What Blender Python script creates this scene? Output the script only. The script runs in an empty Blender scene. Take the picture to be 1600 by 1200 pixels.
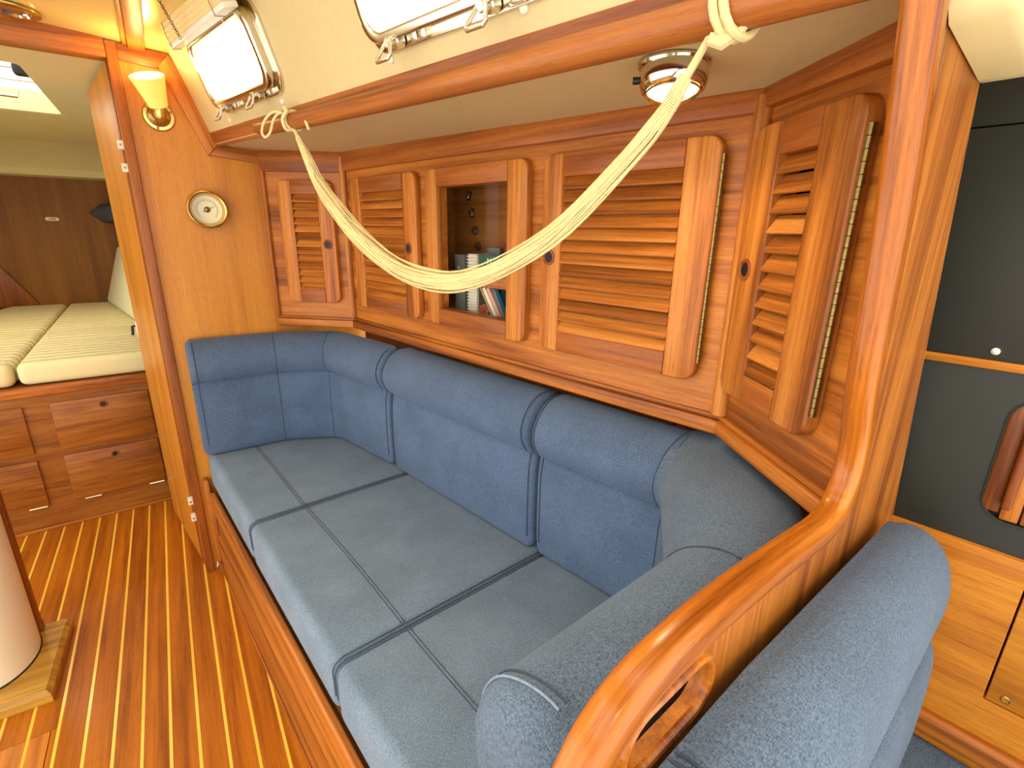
import bpy, bmesh, math, random
from math import sin, cos, pi, radians, sqrt, atan2
from mathutils import Vector as V, Matrix
random.seed(7)
scene = bpy.context.scene
COL = scene.collection

# ------------------------------------------------------------------ camera
cam_d = bpy.data.cameras.new('camera'); cam = bpy.data.objects.new('camera', cam_d); COL.objects.link(cam)
yaw, pit, rol = radians(34.5), radians(17.1), radians(1.0)
fw = V((sin(yaw)*cos(pit), cos(yaw)*cos(pit), -sin(pit))); rt = V((cos(yaw), -sin(yaw), 0)); up = rt.cross(fw)
r2 = cos(rol)*rt + sin(rol)*up; u2 = -sin(rol)*rt + cos(rol)*up
mw = Matrix((r2, u2, -fw)).transposed().to_4x4(); mw.translation = V((0, 0, 1.25))
cam.matrix_world = mw
cam_d.sensor_fit = 'HORIZONTAL'; cam_d.sensor_width = 36; cam_d.lens = 36*775/1600; cam_d.clip_start = .01
scene.camera = cam

# ------------------------------------------------------------------ world, exposure
w = bpy.data.worlds.new('daylight'); scene.world = w; w.use_nodes = True
bg = w.node_tree.nodes['Background']; bg.inputs[0].default_value = (1.0, .95, .86, 1); bg.inputs[1].default_value = 2.6
vs = scene.view_settings
vs.view_transform = 'Standard'; vs.look = 'None'; vs.exposure = 0.14; vs.gamma = 1; vs.use_curve_mapping = False

# ------------------------------------------------------------------ materials
def srgb(*c):
    o = []
    for k in c[:3]:
        k /= 255
        o.append(k/12.92 if k <= .04045 else ((k+.055)/1.055)**2.4)
    return (*o, 1)
def new_mat(name):
    m = bpy.data.materials.new(name); m.use_nodes = True
    nt = m.node_tree; b = nt.nodes['Principled BSDF']
    return m, nt, b
def nd(nt, t, **kw):
    n = nt.nodes.new(t)
    for k, v in kw.items(): setattr(n, k, v)
    return n
def wood(name, dark, mid, light, rough=.42, coat=.10, figure=1.0, streak=1.0, var=.10, pore=.5, spec=.32):
    m, nt, b = new_mat(name); L = nt.links.new
    at = nd(nt, 'ShaderNodeAttribute', attribute_name='gc')
    oi = nd(nt, 'ShaderNodeObjectInfo')
    off = nd(nt, 'ShaderNodeVectorMath', operation='MULTIPLY'); off.inputs[1].default_value = (7.3, 3.1, 5.7)
    cmb = nd(nt, 'ShaderNodeCombineXYZ'); [L(oi.outputs['Random'], cmb.inputs[i]) for i in range(3)]
    L(cmb.outputs[0], off.inputs[0])
    add = nd(nt, 'ShaderNodeVectorMath', operation='ADD'); L(at.outputs['Vector'], add.inputs[0]); L(off.outputs[0], add.inputs[1])
    def mp(s):
        k = nd(nt, 'ShaderNodeMapping'); k.inputs['Scale'].default_value = s; L(add.outputs[0], k.inputs['Vector']); return k
    m1 = mp((1.3*figure, 26*figure, 26*figure)); n1 = nd(nt, 'ShaderNodeTexNoise'); n1.inputs['Scale'].default_value = 1; n1.inputs['Detail'].default_value = 4; n1.inputs['Distortion'].default_value = .6
    L(m1.outputs[0], n1.inputs['Vector'])
    m2 = mp((6, 190, 190)); n2 = nd(nt, 'ShaderNodeTexNoise'); n2.inputs['Scale'].default_value = 1; n2.inputs['Detail'].default_value = 3; L(m2.outputs[0], n2.inputs['Vector'])
    m3 = mp((45, 900, 900)); n3 = nd(nt, 'ShaderNodeTexNoise'); n3.inputs['Scale'].default_value = 1; n3.inputs['Detail'].default_value = 2; L(m3.outputs[0], n3.inputs['Vector'])
    mx = nd(nt, 'ShaderNodeMath', operation='MULTIPLY_ADD'); L(n2.outputs['Fac'], mx.inputs[0]); mx.inputs[1].default_value = .45*streak; L(n1.outputs['Fac'], mx.inputs[2])
    sub = nd(nt, 'ShaderNodeMath', operation='SUBTRACT'); L(mx.outputs[0], sub.inputs[0]); sub.inputs[1].default_value = .225*streak
    rp = nd(nt, 'ShaderNodeValToRGB'); e = rp.color_ramp.elements
    e[0].position = .30; e[0].color = srgb(*dark); e[1].position = .72; e[1].color = srgb(*light)
    x = rp.color_ramp.elements.new(.5); x.color = srgb(*mid)
    L(sub.outputs[0], rp.inputs[0])
    # pores: short dark flecks along the grain
    pr = nd(nt, 'ShaderNodeMapRange'); pr.inputs['From Min'].default_value = .30; pr.inputs['From Max'].default_value = .46; pr.inputs['To Min'].default_value = 1-pore*.55; L(n3.outputs['Fac'], pr.inputs['Value'])
    hv = nd(nt, 'ShaderNodeMapRange'); hv.inputs['To Min'].default_value = 1-var; hv.inputs['To Max'].default_value = 1+var; L(oi.outputs['Random'], hv.inputs['Value'])
    mu = nd(nt, 'ShaderNodeMath', operation='MULTIPLY'); L(pr.outputs[0], mu.inputs[0]); L(hv.outputs[0], mu.inputs[1])
    hs = nd(nt, 'ShaderNodeHueSaturation'); L(rp.outputs[0], hs.inputs['Color']); L(mu.outputs[0], hs.inputs['Value'])
    L(hs.outputs[0], b.inputs['Base Color'])
    b.inputs['Roughness'].default_value = rough; b.inputs['Specular IOR Level'].default_value = spec; b.inputs['Coat Weight'].default_value = coat; b.inputs['Coat Roughness'].default_value = .18
    bp = nd(nt, 'ShaderNodeBump'); bp.inputs['Strength'].default_value = .10; bp.inputs['Distance'].default_value = .002; L(n2.outputs['Fac'], bp.inputs['Height']); L(bp.outputs[0], b.inputs['Normal'])
    return m
def plain(name, c, rough=.5, metal=0, noise=0, nscale=40, bump=0, bscale=200, emit=None, es=0, coat=0, alpha=1):
    m, nt, b = new_mat(name); L = nt.links.new
    b.inputs['Base Color'].default_value = srgb(*c); b.inputs['Roughness'].default_value = rough; b.inputs['Metallic'].default_value = metal; b.inputs['Coat Weight'].default_value = coat
    tc = nd(nt, 'ShaderNodeTexCoord')
    if noise:
        n = nd(nt, 'ShaderNodeTexNoise'); n.inputs['Scale'].default_value = nscale; n.inputs['Detail'].default_value = 4; L(tc.outputs['Object'], n.inputs['Vector'])
        mr = nd(nt, 'ShaderNodeMapRange'); mr.inputs['From Min'].default_value = .3; mr.inputs['From Max'].default_value = .7; mr.inputs['To Min'].default_value = 1-noise; mr.inputs['To Max'].default_value = 1+noise; L(n.outputs['Fac'], mr.inputs['Value'])
        hs = nd(nt, 'ShaderNodeHueSaturation'); hs.inputs['Color'].default_value = srgb(*c); L(mr.outputs[0], hs.inputs['Value']); L(hs.outputs[0], b.inputs['Base Color'])
    if bump:
        n = nd(nt, 'ShaderNodeTexNoise'); n.inputs['Scale'].default_value = bscale; n.inputs['Detail'].default_value = 3; L(tc.outputs['Object'], n.inputs['Vector'])
        bp = nd(nt, 'ShaderNodeBump'); bp.inputs['Strength'].default_value = bump; bp.inputs['Distance'].default_value = .002; L(n.outputs['Fac'], bp.inputs['Height']); L(bp.outputs[0], b.inputs['Normal'])
    if emit:
        b.inputs['Emission Color'].default_value = srgb(*emit); b.inputs['Emission Strength'].default_value = es
    return m
def fabric(name, c1, c2, weave=1.0):
    m, nt, b = new_mat(name); L = nt.links.new
    at = nd(nt, 'ShaderNodeAttribute', attribute_name='gc')
    def ns(s, sc, d=3):
        k = nd(nt, 'ShaderNodeMapping'); k.inputs['Scale'].default_value = s; L(at.outputs['Vector'], k.inputs['Vector'])
        n = nd(nt, 'ShaderNodeTexNoise'); n.inputs['Scale'].default_value = sc; n.inputs['Detail'].default_value = d; L(k.outputs[0], n.inputs['Vector']); return n
    a = ns((1, .35, .35), 900, 2); c = ns((.35, 1, 1), 900, 2); big = ns((1, 1, 1), 9, 4)
    s = nd(nt, 'ShaderNodeMath', operation='ADD'); L(a.outputs['Fac'], s.inputs[0]); L(c.outputs['Fac'], s.inputs[1])
    mr = nd(nt, 'ShaderNodeMapRange'); mr.inputs['From Min'].default_value = .7; mr.inputs['From Max'].default_value = 1.3; L(s.outputs[0], mr.inputs['Value'])
    mx = nd(nt, 'ShaderNodeMix', data_type='RGBA'); mx.inputs['A'].default_value = srgb(*c1); mx.inputs['B'].default_value = srgb(*c2); L(mr.outputs[0], mx.inputs['Factor'])
    br = nd(nt, 'ShaderNodeMapRange'); br.inputs['From Min'].default_value = .3; br.inputs['From Max'].default_value = .7; br.inputs['To Min'].default_value = .88; br.inputs['To Max'].default_value = 1.12; L(big.outputs['Fac'], br.inputs['Value'])
    hs = nd(nt, 'ShaderNodeHueSaturation'); L(mx.outputs['Result'], hs.inputs['Color']); L(br.outputs[0], hs.inputs['Value']); L(hs.outputs[0], b.inputs['Base Color'])
    b.inputs['Roughness'].default_value = .95; b.inputs['Specular IOR Level'].default_value = .15
    b.inputs['Sheen Weight'].default_value = .25; b.inputs['Sheen Roughness'].default_value = .5; b.inputs['Sheen Tint'].default_value = srgb(190, 205, 225)
    bp = nd(nt, 'ShaderNodeBump'); bp.inputs['Strength'].default_value = .35*weave; bp.inputs['Distance'].default_value = .0015; L(s.outputs[0], bp.inputs['Height']); L(bp.outputs[0], b.inputs['Normal'])
    return m
def quilt():
    m, nt, b = new_mat('quilted_cream_cotton'); L = nt.links.new
    b.inputs['Base Color'].default_value = srgb(232, 222, 170); b.inputs['Roughness'].default_value = .9
    at = nd(nt, 'ShaderNodeAttribute', attribute_name='gc')
    mp = nd(nt, 'ShaderNodeMapping'); mp.inputs['Scale'].default_value = (1.5, 9, 6); L(at.outputs['Vector'], mp.inputs['Vector'])
    wv = nd(nt, 'ShaderNodeTexWave', wave_type='BANDS', bands_direction='Y'); wv.inputs['Scale'].default_value = .55; wv.inputs['Distortion'].default_value = 5; wv.inputs['Detail'].default_value = 1; wv.inputs['Detail Scale'].default_value = .8
    L(mp.outputs[0], wv.inputs['Vector'])
    pw = nd(nt, 'ShaderNodeMath', operation='POWER'); L(wv.outputs['Fac'], pw.inputs[0]); pw.inputs[1].default_value = .35
    bp = nd(nt, 'ShaderNodeBump'); bp.inputs['Strength'].default_value = .8; bp.inputs['Distance'].default_value = .03; L(pw.outputs[0], bp.inputs['Height']); L(bp.outputs[0], b.inputs['Normal'])
    return m
def pane(name, refl=.06, tint=(1, 1, 1, 1)):
    m = bpy.data.materials.new(name); m.use_nodes = True; nt = m.node_tree; nt.nodes.clear(); L = nt.links.new
    o = nd(nt, 'ShaderNodeOutputMaterial'); t = nd(nt, 'ShaderNodeBsdfTransparent'); t.inputs[0].default_value = tint
    g = nd(nt, 'ShaderNodeBsdfGlossy'); g.inputs['Roughness'].default_value = .03
    mx = nd(nt, 'ShaderNodeMixShader'); mx.inputs[0].default_value = refl; L(t.outputs[0], mx.inputs[1]); L(g.outputs[0], mx.inputs[2]); L(mx.outputs[0], o.inputs[0])
    return m
M = dict(
    teak=wood('teak_varnished', (124, 66, 22), (178, 104, 38), (212, 138, 60)),
    teak_dark=wood('teak_dark', (104, 50, 16), (140, 74, 25), (162, 92, 34)),
    teak_red=wood('teak_red_rail', (126, 64, 22), (158, 88, 33), (178, 106, 43)),
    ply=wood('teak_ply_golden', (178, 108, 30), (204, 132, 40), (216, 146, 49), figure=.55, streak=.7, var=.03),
    rail=wood('teak_rail_glossy', (126, 62, 12), (176, 98, 24), (206, 126, 40), rough=.26, coat=.3, figure=1.2, var=.02),
    frame=wood('teak_frame', (124, 66, 20), (174, 100, 34), (204, 128, 48), var=.05),
    plank=wood('teak_sole', (132, 68, 8), (168, 94, 14), (190, 112, 22), rough=.45, coat=.03, figure=1.0, streak=.8, var=.05, spec=.2),
    plank_light=wood('teak_sole_hatch', (166, 94, 22), (192, 116, 33), (208, 132, 43), rough=.3, coat=.25, figure=1.0, var=.05),
    holly=wood('holly_strip', (230, 180, 58), (242, 194, 70), (248, 206, 83), rough=.3, coat=.2, var=.02, pore=.1),
    oak=wood('oak_collar', (150, 108, 38), (182, 138, 55), (200, 158, 68), rough=.45, coat=.1, figure=1.4),
    locker_in=wood('locker_interior', (124, 74, 28), (150, 94, 38), (166, 108, 48), rough=.6, coat=0),
    bunk=wood('bunk_teak', (122, 66, 18), (150, 88, 27), (168, 106, 36), rough=.4, coat=.1, figure=1.5, var=.05),
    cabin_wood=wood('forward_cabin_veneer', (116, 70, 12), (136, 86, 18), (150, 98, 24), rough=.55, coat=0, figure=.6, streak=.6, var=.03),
    nav_wood=wood('nav_side_veneer', (172, 100, 25), (204, 128, 37), (220, 148, 50), rough=.42, coat=.08, figure=.7, var=.03),
    cream=plain('cream_headliner', (206, 186, 134), .55, noise=.03, nscale=60, bump=.15, bscale=500),
    cream_gloss=plain('cream_gloss_ceiling', (232, 206, 128), .22, noise=.02, nscale=20),
    gelcoat=plain('cream_gelcoat', (232, 220, 162), .35, noise=.03, nscale=6),
    mast=plain('cream_mast_paint', (244, 237, 208), .3, noise=.02, nscale=8),
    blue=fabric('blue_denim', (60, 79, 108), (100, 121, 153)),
    blue_seat=fabric('blue_denim_lit', (84, 103, 122), (134, 154, 174)),  # same denim, with the light on the seat tops mixed into its colour
    blue_grey=fabric('blue_cloth_grey', (60, 75, 94), (110, 129, 150), 1.6),  # greyer tone; on the settee corner and bolster it paints in the light
    seam=plain('dark_blue_thread', (60, 72, 92), .9, noise=.2, nscale=300),
    thread=plain('pale_blue_thread', (130, 146, 168), .9, noise=.2, nscale=300),
    chrome=plain('chrome', (215, 208, 190), .12, 1, noise=.02),
    steel=plain('steel_bright', (222, 216, 196), .3, 1, noise=.02),
    brass=plain('brass', (208, 184, 112), .24, 1, noise=.08, nscale=120),
    brass_old=plain('aged_brass', (136, 116, 72), .35, 1, noise=.25, nscale=200),
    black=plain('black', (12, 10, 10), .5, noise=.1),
    dark_panel=plain('dark_green_black_panel', (40, 44, 38), .5, noise=.08, nscale=5, bump=.05),
    white=plain('white_plastic', (230, 224, 206), .4, noise=.02),
    dial=plain('dial_cream', (236, 228, 190), .4, noise=.02),
    net=plain('cream_cotton_net', (228, 208, 150), .9, noise=.10, nscale=150, bump=.4, bscale=900),
    frosted=plain('frosted_amber_glass', (244, 214, 130), .4, emit=(255, 178, 62), es=.7, noise=.02),
    lamp=plain('lamp_bulb', (255, 240, 200), .4, emit=(255, 224, 150), es=7, noise=.01),
    blind=plain('pleated_blind_cloth', (232, 212, 158), .8, noise=.05, nscale=200),
    cushion_white=plain('cream_green_cushion', (222, 224, 192), .85, noise=.03, nscale=30, bump=.2),
    quilt=quilt(),
    pane=pane('clear_pane', .006), pane_port=pane('portlight_glass', .008, (1, 1, .98, 1)),
    bk_grey=plain('book_grey', (96, 100, 94), .5, noise=.1), bk_green=plain('book_green', (20, 84, 62), .4, noise=.05),
    bk_white=plain('book_white_paper', (222, 216, 196), .7, noise=.06, nscale=100), bk_pink=plain('book_pink', (214, 160, 136), .5, noise=.08),
    bk_yellow=plain('book_yellow', (206, 170, 96), .5, noise=.1), bk_blue=plain('book_blue', (28, 60, 84), .4, noise=.1), bk_teal=plain('book_teal', (70, 140, 160), .4, noise=.1),
    bk_black=plain('book_black', (22, 30, 26), .4, noise=.2), bk_red=plain('book_red', (130, 30, 22), .5, noise=.1), ink_white=plain('ink_white', (226, 230, 220), .6, noise=.02), ink_gold=plain('ink_gold', (206, 160, 60), .6, noise=.02), ink_dark=plain('ink_dark', (70, 60, 40), .6, noise=.02),
    rust=plain('book_print_orange', (150, 76, 40), .5, noise=.5, nscale=120),
)

mt_ = bpy.data.materials.new('portlight_obscured_glass'); mt_.use_nodes = True; nt_ = mt_.node_tree; nt_.nodes.clear()
o_ = nd(nt_, 'ShaderNodeOutputMaterial'); t_ = nd(nt_, 'ShaderNodeBsdfTransparent'); l_ = nd(nt_, 'ShaderNodeBsdfTranslucent'); l_.inputs[0].default_value = (.97, .97, .95, 1)
x_ = nd(nt_, 'ShaderNodeMixShader'); x_.inputs[0].default_value = .8; nt_.links.new(t_.outputs[0], x_.inputs[1]); nt_.links.new(l_.outputs[0], x_.inputs[2]); nt_.links.new(x_.outputs[0], o_.inputs[0])
M['pane_obscured'] = mt_
# ------------------------------------------------------------------ builders
class Fr:
    def __init__(s, o, u, v, w): s.o, s.u, s.v, s.w = V(o), V(u).normalized(), V(v).normalized(), V(w).normalized()
    def p(s, a, b, c=0): return s.o + s.u*a + s.v*b + s.w*c
WORLD = Fr((0, 0, 0), (1, 0, 0), (0, 1, 0), (0, 0, 1))
def vframe(a, b, side):   # vertical frame through plan points a->b; u along, v up, w horizontal towards 'side'
    u = V((b[0]-a[0], b[1]-a[1], 0)).normalized(); wv = V((u.y, -u.x, 0))
    if wv.dot(V((side[0]-a[0], side[1]-a[1], 0))) < 0: wv = -wv
    return Fr((a[0], a[1], 0), u, (0, 0, 1), wv)
WL = {}
def root(name, loc, label=None, cat=None, group=None, kind=None):
    o = bpy.data.objects.new(name, None); COL.objects.link(o); o.location = loc; o.empty_display_size = .02; WL[o.name] = V(loc)
    return tag(o, label, cat, group, kind)
def tag(o, label=None, cat=None, group=None, kind=None):
    if label: o['label'] = label
    if cat: o['category'] = cat
    if group: o['group'] = group
    if kind: o['kind'] = kind
    return o
def grain_axes(g):
    g = V(g).normalized(); t = V((0, 0, 1)) if abs(g.z) < .8 else V((1, 0, 0))
    a = g.cross(t).normalized(); return g, a, g.cross(a).normalized()
def fin(bm, name, mat, parent=None, grain=(0, 1, 0), ang=35, label=None, recalc=True):
    if recalc: bmesh.ops.recalc_face_normals(bm, faces=bm.faces[:])
    me = bpy.data.meshes.new(name); bm.to_mesh(me); bm.free()
    vs_ = me.vertices; n = len(vs_)
    lo = V((min(v.co[i] for v in vs_) for i in range(3))); hi = V((max(v.co[i] for v in vs_) for i in range(3)))
    c = (lo+hi)/2; c.z = lo.z
    g, a, b = grain_axes(grain)
    at = me.attributes.new('gc', 'FLOAT_VECTOR', 'POINT'); buf = []
    for v in vs_: buf += [v.co.dot(g), v.co.dot(a), v.co.dot(b)]
    at.data.foreach_set('vector', buf)
    for v in vs_: v.co -= c
    me.materials.append(M[mat] if isinstance(mat, str) else mat)
    me.shade_smooth(); me.set_sharp_from_angle(angle=radians(ang))
    o = bpy.data.objects.new(name, me); COL.objects.link(o)
    if parent: o.parent = parent; o.location = c - WL[parent.name]
    else: o.location = c
    WL[o.name] = c
    if label: o['label'] = label
    return o
def clone(o, shift, parent=None):
    c = o.copy(); COL.objects.link(c); par = parent or o.parent
    c.parent = par; wl = WL[o.name] + V(shift); c.location = wl - (WL[par.name] if par else V((0, 0, 0))); WL[c.name] = wl
    return c
def bevel(bm, r, seg=2, edges=None):
    if r > 0: bmesh.ops.bevel(bm, geom=edges or bm.edges[:], offset=r, segments=seg, profile=.5, affect='EDGES', clamp_overlap=True)
def box(fr, a0, a1, b0, b1, c0, c1, r=0, seg=2, bm=None):
    bm2 = bmesh.new()
    vv = [bm2.verts.new(fr.p(a, b, c)) for c in (c0, c1) for b in (b0, b1) for a in (a0, a1)]
    for f in ((0, 1, 3, 2), (4, 6, 7, 5), (0, 4, 5, 1), (2, 3, 7, 6), (0, 2, 6, 4), (1, 5, 7, 3)): bm2.faces.new([vv[i] for i in f])
    bmesh.ops.recalc_face_normals(bm2, faces=bm2.faces[:]); bevel(bm2, r, seg)
    return merge(bm, bm2)
def merge(bm, bm2):
    if bm is None: return bm2
    me = bpy.data.meshes.new('tmp'); bm2.to_mesh(me); bm2.free(); bm.from_mesh(me); bpy.data.meshes.remove(me); return bm
def rrect(a0, a1, b0, b1, r, corners=(1, 1, 1, 1), n=5):   # corners: bl, br, tr, tl
    pts = []
    for (cx, cy, st, on) in ((a0, b0, pi, corners[0]), (a1, b0, 1.5*pi, corners[1]), (a1, b1, 0, corners[2]), (a0, b1, .5*pi, corners[3])):
        if not on or r <= 0: pts.append((cx, cy)); continue
        ox = cx + (r if cx == a0 else -r); oy = cy + (r if cy == b0 else -r)
        for i in range(n+1): t = st + i/n*pi/2; pts.append((ox+r*cos(t), oy+r*sin(t)))
    return pts
def plate(fr, outer, c0, c1, holes=(), r=0, seg=2, bm=None):
    b = bmesh.new()
    top, loops = [], []
    for lp in [outer]+list(holes):
        vv = [b.verts.new(fr.p(x, y, c1)) for x, y in lp]; loops.append(vv)
        for i in range(len(vv)): top.append(b.edges.new((vv[i], vv[(i+1) % len(vv)])))
    if holes: bmesh.ops.triangle_fill(b, use_beauty=True, use_dissolve=False, edges=top)
    else: b.faces.new(loops[0])
    faces = b.faces[:]
    mp = {v: b.verts.new(v.co + fr.w*(c0-c1)) for v in b.verts[:]}
    for f in faces: b.faces.new([mp[v] for v in reversed(f.verts)])
    for vv in loops:
        for i in range(len(vv)): p, q = vv[i], vv[(i+1) % len(vv)]; b.faces.new((p, q, mp[q], mp[p]))
    bmesh.ops.recalc_face_normals(b, faces=b.faces[:])
    if r > 0:
        s = {v for vv in loops for v in vv}
        ed = [e for e in b.edges if e.verts[0] in s and e.verts[1] in s and len(e.link_faces) == 2 and e.calc_face_angle(0) > .6]
        bevel(b, r, seg, ed)
    return merge(bm, b)
def frames_along(pts, closed=False, ref=V((0, 0, 1))):
    n = len(pts); out = []
    for i in range(n):
        a = pts[(i-1) % n] if (closed or i > 0) else pts[i]; b_ = pts[(i+1) % n] if (closed or i < n-1) else pts[i]
        t = (b_-a).normalized()
        rf = ref if abs(t.dot(ref)) < .95 else V((1, 0, 0)) if abs(t.x) < .9 else V((0, 1, 0))
        s = t.cross(rf).normalized(); out.append((pts[i], s, s.cross(t).normalized()))
    # keep the frames from flipping
    for i in range(1, n):
        p, s, q = out[i]; t = s.cross(q)
        ps = out[i-1][1]; s2 = (ps - t*ps.dot(t)).normalized(); out[i] = (p, s2, t.cross(s2)) if s2.length > .5 else out[i]
    return out
def tube(pts, rad, seg=8, closed=False, bm=None, cap=True, squash=1.0):
    b = bmesh.new() if bm is None else bm
    pts = [V(p) for p in pts]; fr = frames_along(pts, closed); rings = []
    for i, (p, s, q) in enumerate(fr):
        r = rad[i] if isinstance(rad, (list, tuple)) else rad
        rings.append([b.verts.new(p + s*(r*cos(2*pi*k/seg)) + q*(r*squash*sin(2*pi*k/seg))) for k in range(seg)])
    m = len(rings)
    for i in range(m if closed else m-1):
        A, B = rings[i], rings[(i+1) % m]
        for k in range(seg): b.faces.new((A[k], A[(k+1) % seg], B[(k+1) % seg], B[k]))
    if cap and not closed: b.faces.new(rings[0]); b.faces.new(list(reversed(rings[-1])))
    return b
def lathe(fr, prof, seg=28, bm=None, sx=1, sy=1):   # prof: (radius, height along w)
    b = bmesh.new() if bm is None else bm; rings = []
    for r, h in prof:
        if r < 1e-5: rings.append([b.verts.new(fr.p(0, 0, h))])
        else: rings.append([b.verts.new(fr.p(r*sx*cos(2*pi*k/seg), r*sy*sin(2*pi*k/seg), h)) for k in range(seg)])
    for A, B in zip(rings, rings[1:]):
        if len(A) == 1 and len(B) == 1: continue
        for k in range(seg):
            k2 = (k+1) % seg
            if len(A) == 1: b.faces.new((A[0], B[k2], B[k]))
            elif len(B) == 1: b.faces.new((A[k], A[k2], B[0]))
            else: b.faces.new((A[k], A[k2], B[k2], B[k]))
    return b
def catmull(pts, n=8):
    pts = [V(p) for p in pts]; P = [2*pts[0]-pts[1]] + pts + [2*pts[-1]-pts[-2]]; out = []
    for i in range(1, len(P)-2):
        for k in range(n):
            t = k/n; a, b, c, d = P[i-1:i+3]
            out.append(.5*((2*b)+(c-a)*t+(2*a-5*b+4*c-d)*t*t+(3*b-a-3*c+d)*t**3))
    out.append(pts[-1]); return out
def cushion(poly, z0, z1, r=.022, seg=4, puff=0):
    b = bmesh.new()
    lo = [b.verts.new((x, y, z0)) for x, y in poly]; hi = [b.verts.new((x, y, z1)) for x, y in poly]
    b.faces.new(lo); b.faces.new(hi); n = len(poly)
    for i in range(n): b.faces.new((lo[i], lo[(i+1) % n], hi[(i+1) % n], hi[i]))
    bmesh.ops.recalc_face_normals(b, faces=b.faces[:]); bevel(b, r, seg); return b
def plan_path(pts, corner=.03, n=3):   # plan polyline with small arcs in its corners
    out = []
    P = [V((p[0], p[1], 0)) for p in pts]
    for i, p in enumerate(P):
        if i in (0, len(P)-1): out.append(p); continue
        a = (P[i-1]-p).normalized()*corner; c = (P[i+1]-p).normalized()*corner
        for k in range(n+1): t = k/n; out.append(p + a*(1-t)**2 + c*t**2)
    return out
def offset_path(P, side):
    """unit mitre vectors pointing to the sitter's side"""
    out = []
    for i in range(len(P)):
        ns = []
        for a, b_ in ((i-1, i), (i, i+1)):
            if a < 0 or b_ >= len(P): continue
            d = (P[b_]-P[a]).normalized(); ns.append(V((-d.y, d.x, 0))*side)
        m = sum(ns, V((0, 0, 0))).normalized(); k = 1/max(.5, m.dot(ns[0])); out.append(m*k)
    return out
def roll_sweep(path, prof, side, rend=.02, ends=(1, 1), zs=lambda p: 0, kd=lambda p: 1):
    """cushion: closed profile (n, z) swept along a plan path, its two ends rounded over"""
    P = list(path)
    cn = sum(p[0] for p in prof)/len(prof); cz = sum(p[1] for p in prof)/len(prof)
    secs = []
    hn = (max(p[0] for p in prof)-min(p[0] for p in prof))/2; hz = (max(p[1] for p in prof)-min(p[1] for p in prof))/2
    mn = (max(p[0] for p in prof)+min(p[0] for p in prof))/2; mz = (max(p[1] for p in prof)+min(p[1] for p in prof))/2
    def shr(d): return [(mn+(x-mn)*(1-d/hn), mz+(z-mz)*(1-d/hz)) for x, z in prof]
    L = len(P); mit = offset_path(P, side)
    d0 = (P[1]-P[0]).normalized(); d1 = (P[-1]-P[-2]).normalized(); seq = []
    steps = [(0, 1.0), (.076, .62), (.29, .293), (.62, .076), (1, 0)]
    if ends[0]: seq += [(P[0]+d0*rend*a, mit[0], rend*s) for a, s in steps]
    else: seq.append((P[0], mit[0], 0))
    seq += [(P[i], mit[i], 0) for i in range(1, L-1)]
    if ends[1]: seq += [(P[-1]-d1*rend*a, mit[-1], rend*s) for a, s in reversed(steps)]
    else: seq.append((P[-1], mit[-1], 0))
    b = bmesh.new(); rings = []
    for p, m, s in seq:
        pr = shr(s) if s else prof
        rings.append([b.verts.new((p.x+m.x*(x if x > 0 else x*kd(p)), p.y+m.y*(x if x > 0 else x*kd(p)), z+zs(p)*max(0, min(1, (z-.5)/.3)))) for x, z in pr])
    for A, B in zip(rings, rings[1:]):
        for k in range(len(prof)): k2 = (k+1) % len(prof); b.faces.new((A[k], A[k2], B[k2], B[k]))
    b.faces.new(rings[0]); b.faces.new(list(reversed(rings[-1]))); return b
def smooth_prof(pts, n=4):   # closed Catmull-Rom
    m = len(pts); out = []
    for i in range(m):
        a, b_, c, d = (V((*pts[(i+k) % m], 0)) for k in (-1, 0, 1, 2))
        for k in range(n):
            t = k/n; q = .5*((2*b_)+(c-a)*t+(2*a-5*b_+4*c-d)*t*t+(3*b_-a-3*c+d)*t**3); out.append((q.x, q.y))
    return out
def text_bm(body, size, fr, depth=.0004):
    cu = bpy.data.curves.new('txt', 'FONT'); cu.body = body; cu.size = size; cu.extrude = depth; cu.align_x = 'CENTER'; cu.resolution_u = 2
    ob = bpy.data.objects.new('txt', cu); COL.objects.link(ob)
    me = bpy.data.meshes.new_from_object(ob.evaluated_get(bpy.context.evaluated_depsgraph_get()))
    b = bmesh.new(); b.from_mesh(me)
    for v in b.verts: v.co = fr.p(v.co.x, v.co.y, v.co.z)
    bpy.data.objects.remove(ob); bpy.data.curves.remove(cu); bpy.data.meshes.remove(me); return b

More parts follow.
